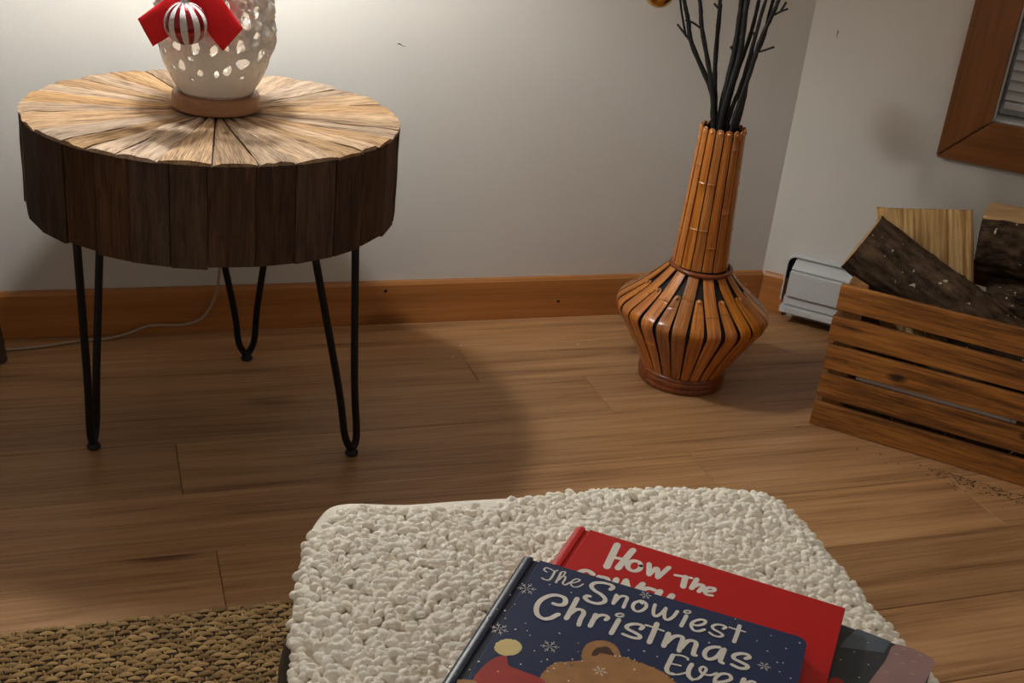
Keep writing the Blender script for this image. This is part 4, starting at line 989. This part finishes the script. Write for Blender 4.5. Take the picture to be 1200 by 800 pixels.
PAW = [(97, 1593), (98, 1562), (142, 1535), (200, 1520), (243, 1561), (267, 1645), (110, 1723)]
FLAKES = [(173, 405), (155, 942), (539, 960)]
FLAKES2 = [(1002, 60)]
FLAKES3 = [(1962, 470)]
FLAKES4 = [(929, 1048)]
DOTS = [(89, 537), (158, 625), (119, 729), (63, 738), (153, 811), (301, 796), (260, 894), (339, 869), (374, 908), (457, 1052), (554, 790), (153, 1332), (419, 1228), (567, 1100), (537, 1136), (708, 832), (736, 921), (-2, 626), (11, 884), (40, 840), (-11, 1264), (-45, 1274), (129, 1436), (310, 276), (487, 293), (735, 1078), (306, 1368), (606, 1216)]
DOTS2 = [(1678, 30), (1955, 101), (1869, 210), (2160, 87), (2077, 199), (1957, 291), (2041, 384), (2080, 370), (2071, 479), (2153, 512), (1555, 394)]
DOTS3 = [(557, 793), (707, 833), (735, 923), (1051, 742), (1152, 702), (1251, 717), (1140, 922), (1115, 824), (1069, 825), (1011, 834), (982, 846), (636, 1165), (611, 1214), (737, 1079), (692, 1083), (722, 1016), (787, 1002), (628, 1112), (765, 1241), (1357, 886), (1401, 900)]
SPINE = [(80, 332), (48, 1618)]
PINK = [(-284, -2), (-10, 16), (0, 174), (-15, 341), (-24, 618), (-410, 874), (-378, 585), (-321, 252)]
TEAL = [(-591, -19), (-332, -9), (-348, 164), (-660, 295), (-646, 186)]
REDBIT = [(-640, 759), (-621, 676), (-558, 666), (-525, 727), (-521, 869), (-617, 933)]
GDOTS = [(-480, 110), (-550, 287), (-617, 443), (-423, 378), (-452, 567)]
STREAKS = [(-262, 133), (-200, 214), (-132, 142), (-98, 34), (-290, 390), (-119, 302), (-227, 37)]
gbk = hardcover('picture_book', (.5833-.22*math.cos(math.radians(-45.57)), .5614-.22*math.sin(math.radians(-45.57)), .4125), -45.57, .22, .27, .007, M['grey_cover'], None, 'thin grey and pink picture book sticking out at the bottom of the pile', soft=True, corner=.005)
off = 2200
sh = lambda L: [(u+off, v) for u, v in L]
ink('pink_print', [smooth_poly(sh(PINK), 3)], M['ink_pink'], gbk, .00715)
ink('teal_print', [uvp(sh(TEAL))], M['ink_teal'], gbk, .00715)
ink('red_print', [smooth_poly(sh(REDBIT), 3)], M['ink_hat'], gbk, .00715)
ink('snow_print', [disc(u*1e-4, -v*1e-4, .0006) for u, v in sh(GDOTS)]+[[(u*1e-4-.0018, -v*1e-4+.0002), (u*1e-4+.0018, -v*1e-4+.0006), (u*1e-4+.0018, -v*1e-4+.0009), (u*1e-4-.0018, -v*1e-4+.0005)] for u, v in sh(STREAKS)], M['ink_white'], gbk, .0073)

rb = hardcover('picture_book', (.3666, .7619, .4255), -40.77, .2242, .28, .0122, M['red_cover'], M['red_cover'], 'red hardcover picture book with white lettering in the middle of the pile', hinge=.0125, corner=.0012)
ink('title_lettering', brush(RED_TITLE), M['ink_white'], rb, .01235)
bb = hardcover('picture_book', (.3007, .7112, .4385), -38.46, .2211, .27, .0122, M['blue_cover'], M['blue_spine'], 'dark blue hardcover picture book with a bear and white title on top of the pile', hinge=.0140, corner=.0075)
zt = .0122
bear = ink('bear_print', [fuzzy(smooth_poly(HEAD, 6), .0022), ], M['ink_bear'], bb, zt+.0002)
ink('ear_print', [fuzzy(smooth_poly(EAR, 5), .0010)], M['ink_bear'], bb, zt+.00012)
ink('inner_ear_print', [fuzzy(smooth_poly(EAR_IN, 4), .0012)], M['ink_dark'], bb, zt+.00026)
ink('hat_print', [smooth_poly(HAT, 4)], M['ink_hat'], bb, zt+.0003)
ink('paw_print', [fuzzy(smooth_poly(PAW, 4), .001)], M['ink_bear'], bb, zt+.00036)
ink('pompom_print', [fuzzy(smooth_poly(POMPOM, 3), .0012)], M['ink_pom'], bb, zt+.00034)
ink('title_lettering', brush(BLUE_TITLE), M['ink_white'], bb, zt+.00038)
fl_ = []
for (u, v), r in zip(FLAKES+FLAKES2+FLAKES3+FLAKES4, (.0072, .0066, .0066, .0045, .0045, .005)): fl_ += flake(u*1e-4, -v*1e-4, r)
for u, v in DOTS+DOTS2+DOTS3: 
    if u > 5: fl_.append(disc(u*1e-4, -v*1e-4, random.uniform(.0005, .0009)))
ink('snow_print', fl_, M['ink_white'], bb, zt+.00055)
